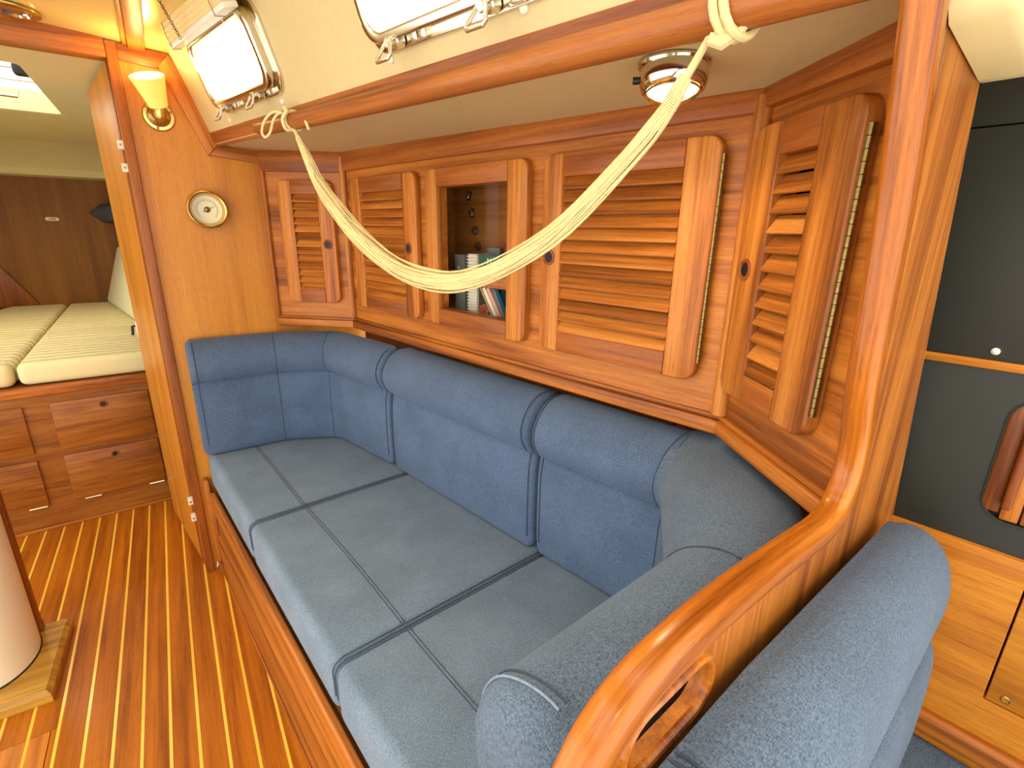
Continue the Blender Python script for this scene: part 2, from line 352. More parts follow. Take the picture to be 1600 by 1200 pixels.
# ================================================================== SETTING
# ---- cabin sole: teak planks and holly strips
S0, SP, SW = -.411, .0598, .0068
floor = root('floor', (-.3, 1.3, 0), 'teak and holly cabin sole with pale strips', kind='structure')
fin(box(WORLD, -1.5, .9, -.6, 2.9, -.06, -.012), 'subfloor', 'black', floor)
HX, HY = -.4265, 1.449
for k in range(-13, 18):
    x0 = S0 + k*SP + SW/2; x1 = x0 + SP - SW; xs = S0 + k*SP
    if k <= -1:      # planks that the loose hatch interrupts
        if k == -1:
            x1h = HX-.0008
            fin(box(WORLD, x0, x1, HY+.0012, 2.66, -.012, 0, .0004, 1), 'plank', 'plank', floor)
            fin(box(WORLD, x0, x1h, -.5, HY-.0008, -.012, .0006, .0004, 1), 'hatch_plank', 'plank_light', floor)
            fin(box(WORLD, HX+.0008, x1, -.5, HY+.0004, -.012, 0, .0004, 1), 'plank', 'plank', floor)
        else:
            fin(box(WORLD, x0, x1, HY+.0012, 2.66, -.012, 0, .0004, 1), 'plank', 'plank', floor)
            fin(box(WORLD, x0, x1, -.5, HY-.0008, -.012, .0006, .0004, 1), 'hatch_plank', 'plank_light', floor)
    else:
        fin(box(WORLD, x0, x1, -.5, 2.66, -.012, 0, .0004, 1), 'plank', 'plank', floor)
    fin(box(WORLD, xs-SW/2, xs+SW/2, -.5, 2.66, -.012, -.0002, 0), 'inlay_strip', 'holly', floor)

# ---- main bulkhead (forward wall of the saloon)
YB = 1.95
FB = Fr((0, YB, 0), (1, 0, 0), (0, 0, 1), (0, -1, 0))
def ceil_z(x): return 1.733 - .067*x
CS = V((.173, 1.95, 1.533)); DL = V((.336, -1.65, -.033)).normalized(); UL = V((-.064, 0, .175)); UL = (UL-DL*UL.dot(DL)).normalized(); NL = DL.cross(UL)
if NL.x > 0: NL = -NL
FC = Fr(CS, DL, UL, NL)        # cabin side: u aft along the boat, v up, w inboard
bulk = root('wall_forward', (.3, 1.96, 0), 'golden teak plywood bulkhead beside the cabin door', kind='structure')
outer = [(-.034, 0), (.75, 0), (.75, 1.52), (.2, 1.52), (.173, 1.54), (.10, ceil_z(.1)+.02), (-.034, ceil_z(-.034)+.02)]
fin(plate(FB, outer, -.03, 0), 'bulkhead_panel', 'ply', bulk, (0, 0, 1))
# door stile and header, side trims
fin(box(FB, -.047, -.021, 0, ceil_z(-.03), -.045, .012, .003), 'door_post', 'teak_red', bulk, (0, 0, 1))
fin(box(FB, -1.4, -.047, 1.692, 1.84, -.045, .010, .003), 'door_header', 'frame', bulk, (1, 0, 0))
fin(plate(FB, [(-.021, ceil_z(-.02)-.001), (-.021, 1.690), (.067, 1.684), (.098, ceil_z(.098)-.001)], 0, .010, r=.002), 'trim_board', 'frame', bulk, (1, 0, -.1))
fin(plate(FB, [(.070, 1.690), (.098, ceil_z(.098)-.002), (.109, 1.708), (.188, 1.508), (.194, 1.493), (.164, 1.462)], 0, .010, r=.002), 'trim_board', 'frame', bulk, (-.35, 0, 1))
fin(plate(FB, [(.165, 1.462), (.195, 1.493), (.40, 1.475), (.40, 1.442)], 0, .010, r=.002), 'trim_board', 'frame', bulk, (1, 0, -.1))
for z in (1.472, 1.410, .300, .233):
    h = box(FB, -.062, -.047, z-.012, z+.012, -.02, .002, .001, 1); o = fin(h, 'strike_plate', 'white', bulk)
    fin(lathe(Fr((-.0545, YB-.002, z), (1, 0, 0), (0, 0, 1), (0, -1, 0)), [(0, .002), (.003, .002), (.003, 0)], 10), 'screw', 'brass_old', o)

# ---- ceiling
ceiling = root('ceiling', (-.3, .9, 1.75), 'glossy cream cabin ceiling panel', kind='structure')
FZ = Fr((0, 0, 0), (1, 0, -.067), (0, 1, 0), (.067, 0, 1))
c0 = ceil_z(0)
daylight_hole = [(-.80, -.35), (-.16, -.35), (-.16, .80), (-.80, .80)]  # unseen opening, added and sized to let daylight in from above
fin(plate(FZ, [(-1.3, -.6), (.13, -.6), (.13, 1.97), (-1.3, 1.97)], c0, c0+.02, holes=[daylight_hole]), 'headliner_panel', 'cream_gloss', ceiling)
fin(box(FZ, -.110, -.070, -.6, 1.945, c0-.014, c0, .003), 'batten', 'frame', ceiling, (0, 1, 0))
fin(box(FZ, -.122, -.111, -.6, 1.945, c0-.006, c0, .001), 'shadow_strip', 'oak', ceiling, (0, 1, 0))

# ---- cabin side with two portlight openings, fascia, side-deck headliner
side = root('wall_starboard', (.35, 1.1, 1.5), 'cream coachroof side holding the portlights', kind='structure')
PORTS = [(.232, .600, .052, .182), (1.040, 1.400, .052, .182)]
fin(plate(FC, [(-.04, -.01), (2.1, -.01), (2.1, .235), (-.04, .235)], -.02, 0, holes=[rrect(a, b, c, d, .03) for a, b, c, d in PORTS]), 'side_panel', 'cream', side)
P0, P1, P2 = (.313, 1.95), (.528, 1.759), (.768, .465)
ua = V((.645-.768, .248-.465, 0)).normalized(); P3 = (P2[0]+ua.x*.279, P2[1]+ua.y*.279)
A0, A1 = V((.194, 1.95, 1.493)), V((.530, .30, 1.46))
def fasc(y): t = (1.95-y)/1.65; return A0 + (A1-A0)*t
deck = bmesh.new()
ring = [fasc(1.97)+V((-.01, 0, .002)), fasc(.10)+V((-.01, 0, .002)), V((.95, .10, 1.445)), V((.90, .46, 1.447)), V((.70, 1.76, 1.478)), V((.62, 1.97, 1.485))]
lo = [deck.verts.new(p) for p in ring]; hi = [deck.verts.new(p+V((0, 0, .03))) for p in ring]
deck.faces.new(lo); deck.faces.new(hi)
for i in range(6): deck.faces.new((lo[i], lo[(i+1) % 6], hi[(i+1) % 6], hi[i]))
fin(deck, 'side_deck_headliner', 'cream', side)
# fascia board along the lower edge of the cabin side
fas = root('trim_1', (.36, 1.1, 1.46), 'long teak fascia board under the portlights', kind='structure')
d = (A1-A0).normalized(); FF = Fr(A0, d, UL, NL)
fin(box(FF, .002, 1.80, -.004, .040, -.014, .008, .004), 'fascia_board', 'teak_red', fas, d)
# screw caps on the cabin side
for a, b in ((1.042, .018), (1.355, .022), (.581, .010), (.22, .008), (1.50, .03)):
    fin(lathe(Fr(FC.p(a, b, 0), DL, UL, NL), [(.007, 0), (.007, .003), (.005, .005), (0, .005)], 12), 'screw_cap', 'white', side)

# ================================================================== LOCKERS
CAMXY = (0, 0)
def ring_hole(fr, u, z, w0, parent, r=.0125):
    f = Fr(fr.p(u, z, w0), fr.u, fr.v, fr.w)
    o = fin(lathe(f, [(r-.002, -.006), (r-.002, .001), (r, .0028), (r+.003, .0022), (r+.0042, 0)], 24), 'finger_ring', 'teak_dark', parent, label='dark wooden finger ring')
    fin(lathe(f, [(0, .0006), (r-.0015, .0006)], 24), 'finger_hole', 'black', o)
def hinge(fr, u, z0, z1, w, parent, r=.0036, pitch=.0125):
    h = None; b = bmesh.new(); n = int((z1-z0)/pitch)
    for i in range(n):
        za, zb = z0+i*(z1-z0)/n, z0+(i+1)*(z1-z0)/n-.0008
        tube([fr.p(u, za, w), fr.p(u, zb, w)], r, 8, bm=b)
    box(fr, u-.006, u+.003, z0, z1, w-.005, w-.0025, bm=b)
    return fin(b, 'piano_hinge', 'brass_old', parent, label='brass piano hinge')
def door(fr, u0, u1, z0, z1, o0, o1, oz0, oz1, parent, nsl=0, knob=None, hin=None, T=(.001, .020), rail_mat='teak'):
    D = root('door', fr.p((u0+u1)/2, z0, T[1]), kind=None); D.parent = parent; D.location = WL[D.name]-WL[parent.name]
    R = .024
    fin(plate(fr, rrect(u0, o0, z0, z1, R, (1, 0, 0, 1)), *T, r=.004, seg=3), 'stile', 'teak', D, fr.v)
    fin(plate(fr, rrect(o1, u1, z0, z1, R, (0, 1, 1, 0)), *T, r=.004, seg=3), 'stile', 'teak', D, fr.v)
    fin(plate(fr, [(o0+.0003, oz1), (o1-.0003, oz1), (o1-.0003, z1), (o0+.0003, z1)], T[0], T[1]-.0006, r=.0025), 'rail', 'teak_red', D, fr.u)
    fin(plate(fr, [(o0+.0003, z0), (o1-.0003, z0), (o1-.0003, oz0), (o0+.0003, oz0)], T[0], T[1]-.0006, r=.0025), 'rail', 'teak_red', D, fr.u)
    if nsl:
        p = (oz1-oz0)/nsl; first = None
        for i in range(nsl):
            zc = oz0+p*(i+.5)
            if first is None:
                f2 = Fr(fr.p(0, zc, (T[0]+T[1])/2), fr.u, fr.v*cos(.62)-fr.w*sin(.62), fr.w*cos(.62)+fr.v*sin(.62))
                first = fin(box(f2, o0+.0002, o1-.0002, -.0145, .0145, -.0027, .0027, .0012, 1), 'slat', 'teak', D, fr.u); zf = zc
            else: clone(first, (0, 0, zc-zf), D)
    if knob: ring_hole(fr, knob[0], knob[1], T[1], D)
    if hin: hinge(fr, hin[0], hin[1], hin[2], T[1]-.006, D)
    return D
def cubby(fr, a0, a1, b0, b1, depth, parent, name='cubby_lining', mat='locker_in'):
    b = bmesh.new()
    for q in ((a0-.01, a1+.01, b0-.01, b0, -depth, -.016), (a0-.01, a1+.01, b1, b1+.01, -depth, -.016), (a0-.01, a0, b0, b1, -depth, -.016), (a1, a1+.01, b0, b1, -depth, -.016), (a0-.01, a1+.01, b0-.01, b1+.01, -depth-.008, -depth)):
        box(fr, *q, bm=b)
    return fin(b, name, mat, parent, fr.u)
def carcass(fr, ln, zt0, zt1, holes, parent, zb=.912):
    face = [(0, zb), (ln, zb), (ln, zt1+.01), (0, zt0+.01)]
    fin(plate(fr, face, -.016, 0, holes=[[(a, c), (b, c), (b, d), (a, d)] for a, b, c, d in holes]), 'face_panel', 'frame', parent, fr.u)
    fin(plate(fr, [(0, 1.427), (ln, 1.423), (ln, zt1+.012), (0, zt0+.012)], 0, .013, r=.004), 'top_trim', 'teak_red', parent, fr.u)
    fin(box(fr, 0, ln if ln != L3 else ln-.09, zb, zb+.010, -.16 if ln > 1 else -.07, -.0165), 'bottom_board', 'frame', parent, fr.u)
    b = plate(fr, [(0, zb), (ln, zb), (ln, zb+.027), (0, zb+.027)], 0, .012, r=.005, seg=3)
    plate(fr, [(0, zb+.0275), (ln, zb+.0275), (ln, zb+.036), (0, zb+.036)], 0, .006, r=.002, bm=b)
    fin(b, 'base_trim', 'frame', parent, fr.u)
def corner_post(p, a, parent, z0, z1, r=.013):
    fin(lathe(Fr((p[0], p[1], 0), (1, 0, 0), (0, 1, 0), (0, 0, 1)), [(0, z0), (r-.003, z0), (r, z0+.003), (r, z1), (0, z1)], 20), 'corner_post', 'teak', parent, (0, 0, 1))
HZ = (1.000, 1.400); OZ = (1.044, 1.356)
F1 = vframe(P0, P1, CAMXY); F2 = vframe(P1, P2, CAMXY); F3 = vframe(P2, P3, CAMXY)
L1 = .2876; L2 = 1.316; L3 = .279
fwd = root('corner_locker', F1.p(L1/2, .912, 0), 'narrow angled teak locker with one louvred door, beside the bulkhead', 'locker')
carcass(F1, L1, 1.481, 1.475, [(.106, .195, *OZ)], fwd)
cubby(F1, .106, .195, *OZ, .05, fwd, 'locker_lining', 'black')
door(F1, .057, .248, *HZ, .106, .195, *OZ, fwd, 13, knob=(.221, 1.197))
fin(box(F1, -.004, .010, .945, 1.48, 0, .012, .004, 3), 'edge_moulding', 'teak', fwd, (0, 0, 1))
corner_post((P1[0]-.004, P1[1]-.004), 0, fwd, .948, 1.47, .012)
main = root('wall_locker', F2.p(L2/2, .912, 0), 'long teak wall locker with two louvred doors and an open-fronted bookcase door', 'locker')
carcass(F2, L2, 1.475, 1.447, [(.122, .363, *OZ), (.523, .786, *OZ), (.946, 1.203, *OZ)], main)
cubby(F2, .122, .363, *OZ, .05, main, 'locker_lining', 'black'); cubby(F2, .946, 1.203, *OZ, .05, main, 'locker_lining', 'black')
door(F2, .068, .427, *HZ, .122, .363, *OZ, main, 13, knob=(.387, 1.199))
D3 = door(F2, .473, .848, *HZ, .523, .786, *OZ, main)
door(F2, .894, 1.264, *HZ, .946, 1.203, *OZ, main, 13, knob=(.917, 1.199), hin=(1.266, 1.035, 1.372))
fin(box(F2, .523, .786, OZ[0], OZ[1], .004, .006), 'pane', 'pane', D3)
aft = root('angled_locker', F3.p(L3/2, .912, 0), 'angled teak locker with a tall louvred door, against the curved partition post', 'locker')
carcass(F3, L3, 1.447, 1.448, [(.078, .158, *OZ)], aft)
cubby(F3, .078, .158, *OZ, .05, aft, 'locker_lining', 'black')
door(F3, .010, .231, *HZ, .078, .158, *OZ, aft, 12, knob=(.039, 1.200), hin=(.2335, 1.034, 1.367))
corner_post((P2[0]-.006, P2[1]+.002), 0, main, .948, 1.445, .014)

# bookcase interior (behind the open door frame)
DB = .15
cubby(F2, .385, .83, 1.018, 1.39, DB, main, 'bookcase_lining', 'locker_in')
fin(box(F2, .386, .829, 1.110, 1.146, -.040, -.028, .003), 'fiddle_bar', 'teak', main, F2.u)
fin(box(F2, .455, .478, 1.06, 1.112, -.045, -.02, .002), 'fiddle_cleat', 'teak', main, F2.u)
for i, (u, z) in enumerate(((.457, 1.346), (.471, 1.299), (.485, 1.251), (.499, 1.205))):
    f = Fr(F2.p(u, z, -DB), F2.u, F2.v, F2.w)
    b = lathe(f, [(.014, 0), (.014, .003), (.010, .004)], 20); lathe(f, [(.0085, .004), (.0085, .010), (.007, .012), (0, .012)], 6, bm=b)
    fin(b, 'bolt', 'steel', main, ang=25)

# ================================================================== SETTEE
SO = V((.007, 1.911, 0)); Sd = V((.1083, -.9941, 0)).normalized(); Td = V((-Sd.y, Sd.x, 0))
FS = Fr(SO, Td, (0, 0, 1), -Sd)          # u outboard, v up, w forward
def st(s, t): q = SO + Sd*s + Td*t; return (q.x, q.y)
sett = root('settee_base', (.06, 1.3, 0), 'teak settee base with rounded lip along the cabin sole', 'settee')
FP = Fr(SO, Sd, (0, 0, 1), -Td)          # front panel frame: u aft, v up, w inboard
fin(box(FP, -.02, 1.69, 0, .315, -.02, 0, .001), 'front_panel', 'frame', sett, Sd)
fin(box(FP, -.02, 1.69, 0, .006, 0, .005, .002), 'toe_strip', 'frame', sett, Sd)
fin(box(FP, .02, 1.283, .318, .346, -.014, .004, .006, 4), 'lip', 'frame', sett, Sd)
fin(box(FP, 1.285, 1.69, .318, .346, -.014, .004, .006, 4), 'lip', 'frame', sett, Sd)
fin(box(FP, -.035, .006, 0, .385, -.003, .012, .004, 3), 'end_post', 'teak', sett, (0, 0, 1))
fin(plate(FP, rrect(.055, .064, .19, .26, .004), -.001, .0012), 'vent_slot', 'black', sett)
lt = fin(box(FP, .004, .022, .045, .058, .008, .016, .002), 'latch', 'steel', sett)
fin(tube([FP.p(.02, .035, .016), FP.p(.028, .052, .020), FP.p(.02, .066, .016)], .0022, 8), 'latch_hook', 'steel', lt)
fin(box(FP, 0, 1.69, .30, .335, -.64, -.022), 'seat_board', 'locker_in', sett)
bb = plate(F2, [(-.12, 0), (1.18, 0), (1.18, .93), (-.12, .93)], -.115, -.100)
wh_ = root('wall_hull', (.7, 1.1, 0), 'teak hull lining behind the settee back cushions', kind='structure')
fin(bb, 'back_board', 'frame', wh_, F2.u)
fin(plate(F2, [(1.10, 0), (1.50, 0), (1.50, .935), (1.10, .935)], -.178, -.158), 'back_board', 'frame', wh_, F2.u)
fin(plate(F3, [(-.10, .0), (.17, .0), (.17, .93), (-.10, .93)], -.135, -.12), 'back_board', 'frame', wh_, F3.u)

# seat cushions
ZS = .482
def seat(s0, s1, t1a, t1b, label, fwd_cut=None):
    poly = [st(s0, .012), st(s1, .012), st(s1, t1b), st(s0, t1a)]
    if fwd_cut: poly = fwd_cut
    b = cushion(poly, .352, ZS, .024, 5)
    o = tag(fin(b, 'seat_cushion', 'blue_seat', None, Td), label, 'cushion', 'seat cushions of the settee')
    return o
e = .0022
c1 = seat(0, 0, 0, 0, 'blue seat cushion at the bulkhead end of the settee', [(st(0, .012)[0], 1.935), st(.553, .012), st(.553, .59), (.50, 1.935)])
c2 = seat(.553+e, 1.142, .595, .64, 'middle blue seat cushion of the settee, largest open seat')
c3 = seat(1.142+e, 1.70, .62, .62, 'blue seat cushion tucked under the bolster by the curved rail')
def surf_seam(o, pts, r=.0012, name='stitch_line', mat='seam'): return fin(tube(pts, r, 6), name, mat, o)
for o, s0, s1 in ((c1, .03, .545), (c2, .562, 1.134), (c3, 1.152, 1.70)):
    for t in (.160, .167):
        surf_seam(o, [V((*st(s, t+.002*sin(s*9)), ZS-.0002)) for s in [s0+(s1-s0)*i/8 for i in range(9)]], .0011)
# piping on the seat edges facing the seams
for o, s in ((c1, .553-.004), (c2, 1.142-.004), (c2, .553+e+.004), (c3, 1.142+e+.004)):
    surf_seam(o, [V((*st(s, .0135), .40)), V((*st(s, .0125), ZS-.022)), V((*st(s, .018), ZS-.009)), V((*st(s, .034), ZS-.001))]+[V((*st(s, t), ZS-.0006)) for t in (.1, .2, .3, .4, .55)], .0013, 'piping')

# back cushions (rolled top, upright face)
def backprof(depth, ztop=.888, zb=.486, bulge=.031):
    dd = depth
    return smooth_prof([(-.012, zb), (0, zb+.015), (.004, .58), (.003, .70), (-.004, .748), (.012, .757), (bulge, .79), (bulge+.001, .825), (.012, .862), (-.018, .884), (-.05, ztop+.002), (-dd+.025, ztop-.002), (-dd, ztop-.03), (-dd, .70), (-dd, zb+.02), (-dd+.015, zb)], 3)
def seam_tube(P, mits, i, prof, name, mat, o, r=.0013, dn=.0006, lo=None, hi=None):
    p, m = P[i], mits[i]; pts = [V((p.x+m.x*(x+ (dn if z < .87 else 0)), p.y+m.y*(x+(dn if z < .87 else 0)), z+(dn if z > .87 else 0))) for x, z in prof]
    return fin(tube(pts, r, 6), name, mat, o)
def front_part(prof, depth): return [q for q in prof if q[0] > -depth+.012 and not (q[1] < .49 and q[0] < -.006)]
# forward corner cushion
pf = [(.012, 1.884), (.285, 1.886), (.448, 1.815), (.5325, 1.478)]
prof = backprof(.075); Pp = plan_path(pf, .035); mt = offset_path(Pp, -1)
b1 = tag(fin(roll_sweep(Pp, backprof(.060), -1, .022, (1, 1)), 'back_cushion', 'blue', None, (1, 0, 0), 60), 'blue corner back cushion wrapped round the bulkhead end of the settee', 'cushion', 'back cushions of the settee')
fp = front_part(prof, .06)
for i in (2, 6): seam_tube(Pp, mt, i, [q for q in backprof(.060) if q[0] > -.04], 'seam', 'seam', b1, .0010)
Pm = plan_path([(.5345, 1.470), (.6515, .850)]); mm = offset_path(Pm, -1)
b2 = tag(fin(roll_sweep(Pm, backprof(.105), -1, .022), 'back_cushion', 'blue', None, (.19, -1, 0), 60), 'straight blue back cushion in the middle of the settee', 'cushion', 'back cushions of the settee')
b3 = root('back_cushion', (.6, .5, .486), 'blue corner back cushion with a long bolster arm beside the curved rail', 'cushion', 'back cushions of the settee')
Pa = plan_path([(.6545, .842), (.7175, .512)]); Pc = plan_path([(.7150, .527), (.7150, .497), (.65, .4393), (.58, .3772), (.515, .3195), (.488, .3162)], .016, 4); Pb = plan_path([(.5, .3172), (.17, .2815)])
fin(roll_sweep(Pa, backprof(.105), -1, .022, (1, 0)), 'back_section', 'blue', b3, (.19, -1, 0), 60)
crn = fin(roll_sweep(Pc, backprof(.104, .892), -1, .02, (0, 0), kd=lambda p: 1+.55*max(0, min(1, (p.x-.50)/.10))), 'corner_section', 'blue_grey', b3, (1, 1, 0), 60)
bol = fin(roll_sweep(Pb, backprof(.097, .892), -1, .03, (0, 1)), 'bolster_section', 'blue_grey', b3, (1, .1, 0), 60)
mc_ = offset_path(Pc, -1)
seam_tube(Pc, mc_, 0, [q for q in backprof(.125, .892) if q[0] > -.09 and q[1] > .5], 'seam', 'seam', crn, .0012)
seam_tube(Pc, mc_, len(Pc)-1, [q for q in backprof(.125, .892) if q[0] > -.08 and q[1] > .5], 'seam', 'seam', crn, .0012)
# piping round the cushion ends and stitch under each roll
def end_piping(o, P, i, sgn, depth, side=-1, dist=.018, mat='seam', ztop=.888, zlo=.5):
    d_ = (P[1]-P[0]).normalized() if i == 0 else (P[-2]-P[-1]).normalized()
    m = offset_path(P, side)[i]; p = P[i] + d_*dist
    pr_ = []
    for x, z in backprof(depth, ztop)[4:]:
        if x < -depth+.03: break
        if z < zlo: continue
        pr_.append((x, z))
    pts = [V((p.x+m.x*(x+.0004), p.y+m.y*(x+.0004), z+.0003)) for x, z in pr_]
    return fin(tube(pts, .0013, 6), 'piping', mat, o)
end_piping(b1, Pp, 0, 1, .06); end_piping(b1, Pp, -1, 1, .06, dist=.014); end_piping(b2, Pm, 0, 1, .105, dist=.014); end_piping(b2, Pm, -1, 1, .105, dist=.014); end_piping(b3, Pa, 0, 1, .105, dist=.016)
end_piping(bol, Pb, -1, 1, .097, ztop=.892, dist=.024, mat='thread', zlo=.765); end_piping(bol, Pb, -1, 1, .097, ztop=.892, dist=.033, zlo=.765)

# ================================================================== PARTITION WITH CURVED RAIL
K = .108; nP = V((-K, 1, 0)).normalized(); uP = V((1, K, 0)).normalized()
def pp(x, c, z): return V((x, c+K*x, z))
part = root('partition', pp(.4, .145, 0), 'teak partition with a glossy curved grab rail and hand slot, at the settee end', 'partition')
FQ = Fr((0, .145, 0), (1, K, 0), (0, 0, 1), nP); ku = sqrt(1+K*K)
rail_xz = [(.140, .60), (.142, .75), (.147, .85), (.160, .900), (.184, .934), (.220, .952), (.27, .958), (.34, .957), (.42, .950), (.50, .941), (.565, .934), (.608, .942), (.634, .978), (.632, 1.03), (.610, 1.09), (.594, 1.18), (.576, 1.28), (.548, 1.37), (.528, 1.43), (.508, 1.49)]
path = catmull([(x, 0, z) for x, z in rail_xz], 5)
# panel outline: inside of the rail, out to the hull
inner = [(p.x*ku+.004, p.z-.004) for p in path[5:60:3] if p.z < .962 or True]
pan = [(q.x*ku, q.z) for q in path]
outline = [(.152, 0)] + [(x+.008, z-.008) for x, z in pan if z < .934 and x < .186] + [(x, z-.010) for x, z in pan if .186 <= x < .60 and z < .965] + [(x+.014, z) for x, z in pan if x > .50 and z > .97] + [(.58, 1.49), (.60, 1.445), (.742, 1.408), (.925, .82), (.95, .30), (.95, 0)]
slot = rrect(.206, .316, .884, .932, .0225, n=6)
fin(plate(FQ, outline, -.010, .003, holes=[slot]), 'panel', 'frame', part, (0, 0, 1))
# rounded lip inside the hand slot
def slotpts(w, g): return [FQ.p(x, z, w) for x, z in rrect(.206-g, .316+g, .884-g, .932+g, .0225+g, n=6)]
fin(tube(slotpts(-.010, .003), .004, 8, closed=True), 'slot_lip', 'rail', part)
# cap rail
sec = []
for i in range(24):
    t = 2*pi*i/24; c, s = cos(t), sin(t); sec.append((.0150*math.copysign(abs(c)**.6, c), .0150*math.copysign(abs(s)**.65, s)))
b = bmesh.new(); rings = []
for i, p in enumerate(path):
    a = path[max(i-1, 0)]; c = path[min(i+1, len(path)-1)]; t = (c-a).normalized(); nrm = V((-t.z, 0, t.x))
    rings.append([b.verts.new(V((p.x+nrm.x*h, .145+K*(p.x+nrm.x*h), p.z+nrm.z*h-.0)) + nP*wd) for wd, h in sec])
for A, B in zip(rings, rings[1:]):
    for k in range(24): b.faces.new((A[k], A[(k+1) % 24], B[(k+1) % 24], B[k]))
b.faces.new(rings[0]); b.faces.new(list(reversed(rings[-1])))
# grain follows the rail
bm_me = fin(b, 'cap_rail', 'rail', part, (1, .1, .05), 60)
at = bm_me.data.attributes['gc'].data; ln = 0; buf = []
for i in range(len(path)):
    if i: ln += (path[i]-path[i-1]).length
    for wd, h in sec: buf += [ln, wd, h]
at.foreach_set('vector', buf)

# ================================================================== NAVIGATION CORNER
# seat back cushion on the other side of the partition
navp = smooth_prof([(.010, .878), (.016, .897), (.040, .903), (.066, .893), (.088, .862), (.097, .81), (.092, .755), (.084, .735), (.098, .72), (.104, .66), (.104, .50), (.09, .47), (.02, .47), (.010, .50), (.010, .70)], 3)
Pn = [V((x, .133+K*x, 0)) for x in (.14, .25, .36, .45, .55, .65, .75, .835)]
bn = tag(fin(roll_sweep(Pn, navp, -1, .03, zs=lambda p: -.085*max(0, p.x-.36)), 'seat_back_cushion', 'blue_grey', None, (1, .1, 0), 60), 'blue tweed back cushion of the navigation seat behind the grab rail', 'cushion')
for x in (.240, .248):
    fin(tube([V((x+n*.02, .133+K*x-n-.0004, z+.0012)) for n, z in navp if z > .76 and n > .012], .0014, 6), 'stitch_line', 'seam', bn)
fin(tube([V((x, .133+K*x-.0128, .8905-.085*max(0, x-.36))) for x in (.17, .36, .5, .81)], .0010, 6), 'piping', 'thread', bn)
H0 = (.9225, .235); HD = V((.133, -1, 0)).normalized()
FN = vframe(H0, (H0[0]+.133, H0[1]-1), (0, 0))     # u aft, v up, w inboard
side2 = root('wall_navigation', FN.p(.3, 0, 0), 'dark hull lining and veneer beside the navigation seat', kind='structure')
tam = rrect(.093, .40, .862, 1.044, .032)
fin(plate(FN, [(-.10, .800), (.75, .800), (.75, 1.079), (-.10, 1.079)], -.012, 0, holes=[tam]), 'dark_panel', 'dark_panel', side2)
fin(plate(FN, [(-.10, 1.089), (.75, 1.089), (.75, 1.391), (-.10, 1.391)], -.012, 0, r=.001), 'dark_panel', 'dark_panel', side2)
fin(plate(FN, [(-.10, 1.393), (.75, 1.393), (.75, 1.48), (-.10, 1.48)], -.012, 0, r=.001), 'dark_panel', 'dark_panel', side2)
fin(box(FN, -.10, .75, 1.078, 1.090, -.012, .006, .002), 'strip_moulding', 'nav_wood', side2, HD)
fin(box(FN, -.10, .75, 1.455, 1.52, .0, .012, .002), 'strip_moulding', 'frame', side2, HD)
fin(lathe(Fr(FN.p(.06, 1.103, 0), FN.u, FN.v, FN.w), [(.006, 0), (.005, .003), (0, .004)], 12), 'screw', 'steel', side2)
nvz = .817
fin(plate(FN, [(-.10, .505), (.75, .505), (.75, nvz), (-.10, nvz)], -.012, .010, holes=[[(.163, .578), (.60, .578), (.60, .778), (.163, .778)]], r=.002), 'veneer_panel', 'nav_wood', side2, HD)
ac = fin(plate(FN, [(.1655, .580), (.598, .580), (.598, .776), (.1655, .776)], -.012, .0095, r=.0015), 'access_panel', 'nav_wood', side2, HD)
for z in (.757, .594):
    o = fin(lathe(Fr(FN.p(.185, z, .0095), FN.u, FN.v, FN.w), [(.006, .0006), (.0045, .001), (.0035, -.001), (0, -.001)], 14), 'screw_cup', 'brass', ac)
fin(box(FN, -.10, .75, .470, .510, -.01, .028, .010, 4), 'lower_lip', 'frame', side2, HD)
fin(box(FN, -.10, .75, .30, .470, -.01, .012, .002), 'lower_board', 'nav_wood', side2, HD)
fin(plate(FN, [(-.10, .30), (.75, .30), (.75, 1.50), (-.10, 1.50)], -.034, -.024), 'backing_board', 'black', side2)
# tambour door
tb = root('tambour_door', FN.p(.25, .862, 0), 'reddish slatted tambour door with vertical wooden pull, set in the dark panel', 'door')
n = 14; pw = (.40-.093)/n
for i in range(n):
    u0, u1 = .093+i*pw, .093+(i+1)*pw-.0016
    inset = 0
    um = (u0+u1)/2
    for ed in (um-.093,):
        if ed < .032: inset = .032-sqrt(max(0, .032**2-(.032-ed)**2))
    fin(box(FN, u0, u1, .8635+inset, 1.0425-inset, -.014, -.004, .0025, 2), 'slat', 'teak' if i % 2 else 'teak_red', tb, (0, 0, 1))
fin(box(FN, .093, .40, .866, 1.04, -.018, -.013), 'backing', 'black', tb)
fin(box(FN, .113, .125, .885, 1.020, -.005, .012, .004, 3), 'pull', 'teak_dark', tb, (0, 0, 1))
fin(tube([FN.p(a, b, .0005) for a, b in rrect(.092, .40, .861, 1.045, .033)], .0016, 6, closed=True), 'edge_bead', 'dark_panel', tb)
# seat cushion in the corner
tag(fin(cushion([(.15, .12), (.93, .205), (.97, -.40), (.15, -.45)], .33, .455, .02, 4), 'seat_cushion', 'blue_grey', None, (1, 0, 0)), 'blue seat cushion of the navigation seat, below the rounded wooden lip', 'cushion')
# moulded headliner end above the dark panel
bmh = bmesh.new()
FH = Fr((0, .135, 0), (1, K, 0), (0, 0, 1), -nP)
bmh = plate(FH, [(.535, 1.50), (.545, 1.432), (.565, 1.418), (.722, 1.406), (.742, 1.407), (.772, 1.44), (.79, 1.62), (.535, 1.62)], .002, .050, r=.014, seg=4)
hd = fin(bmh, 'trim_2', 'gelcoat', None, ang=50); tag(hd, 'moulded cream headliner end above the dark hull panel', kind='structure')

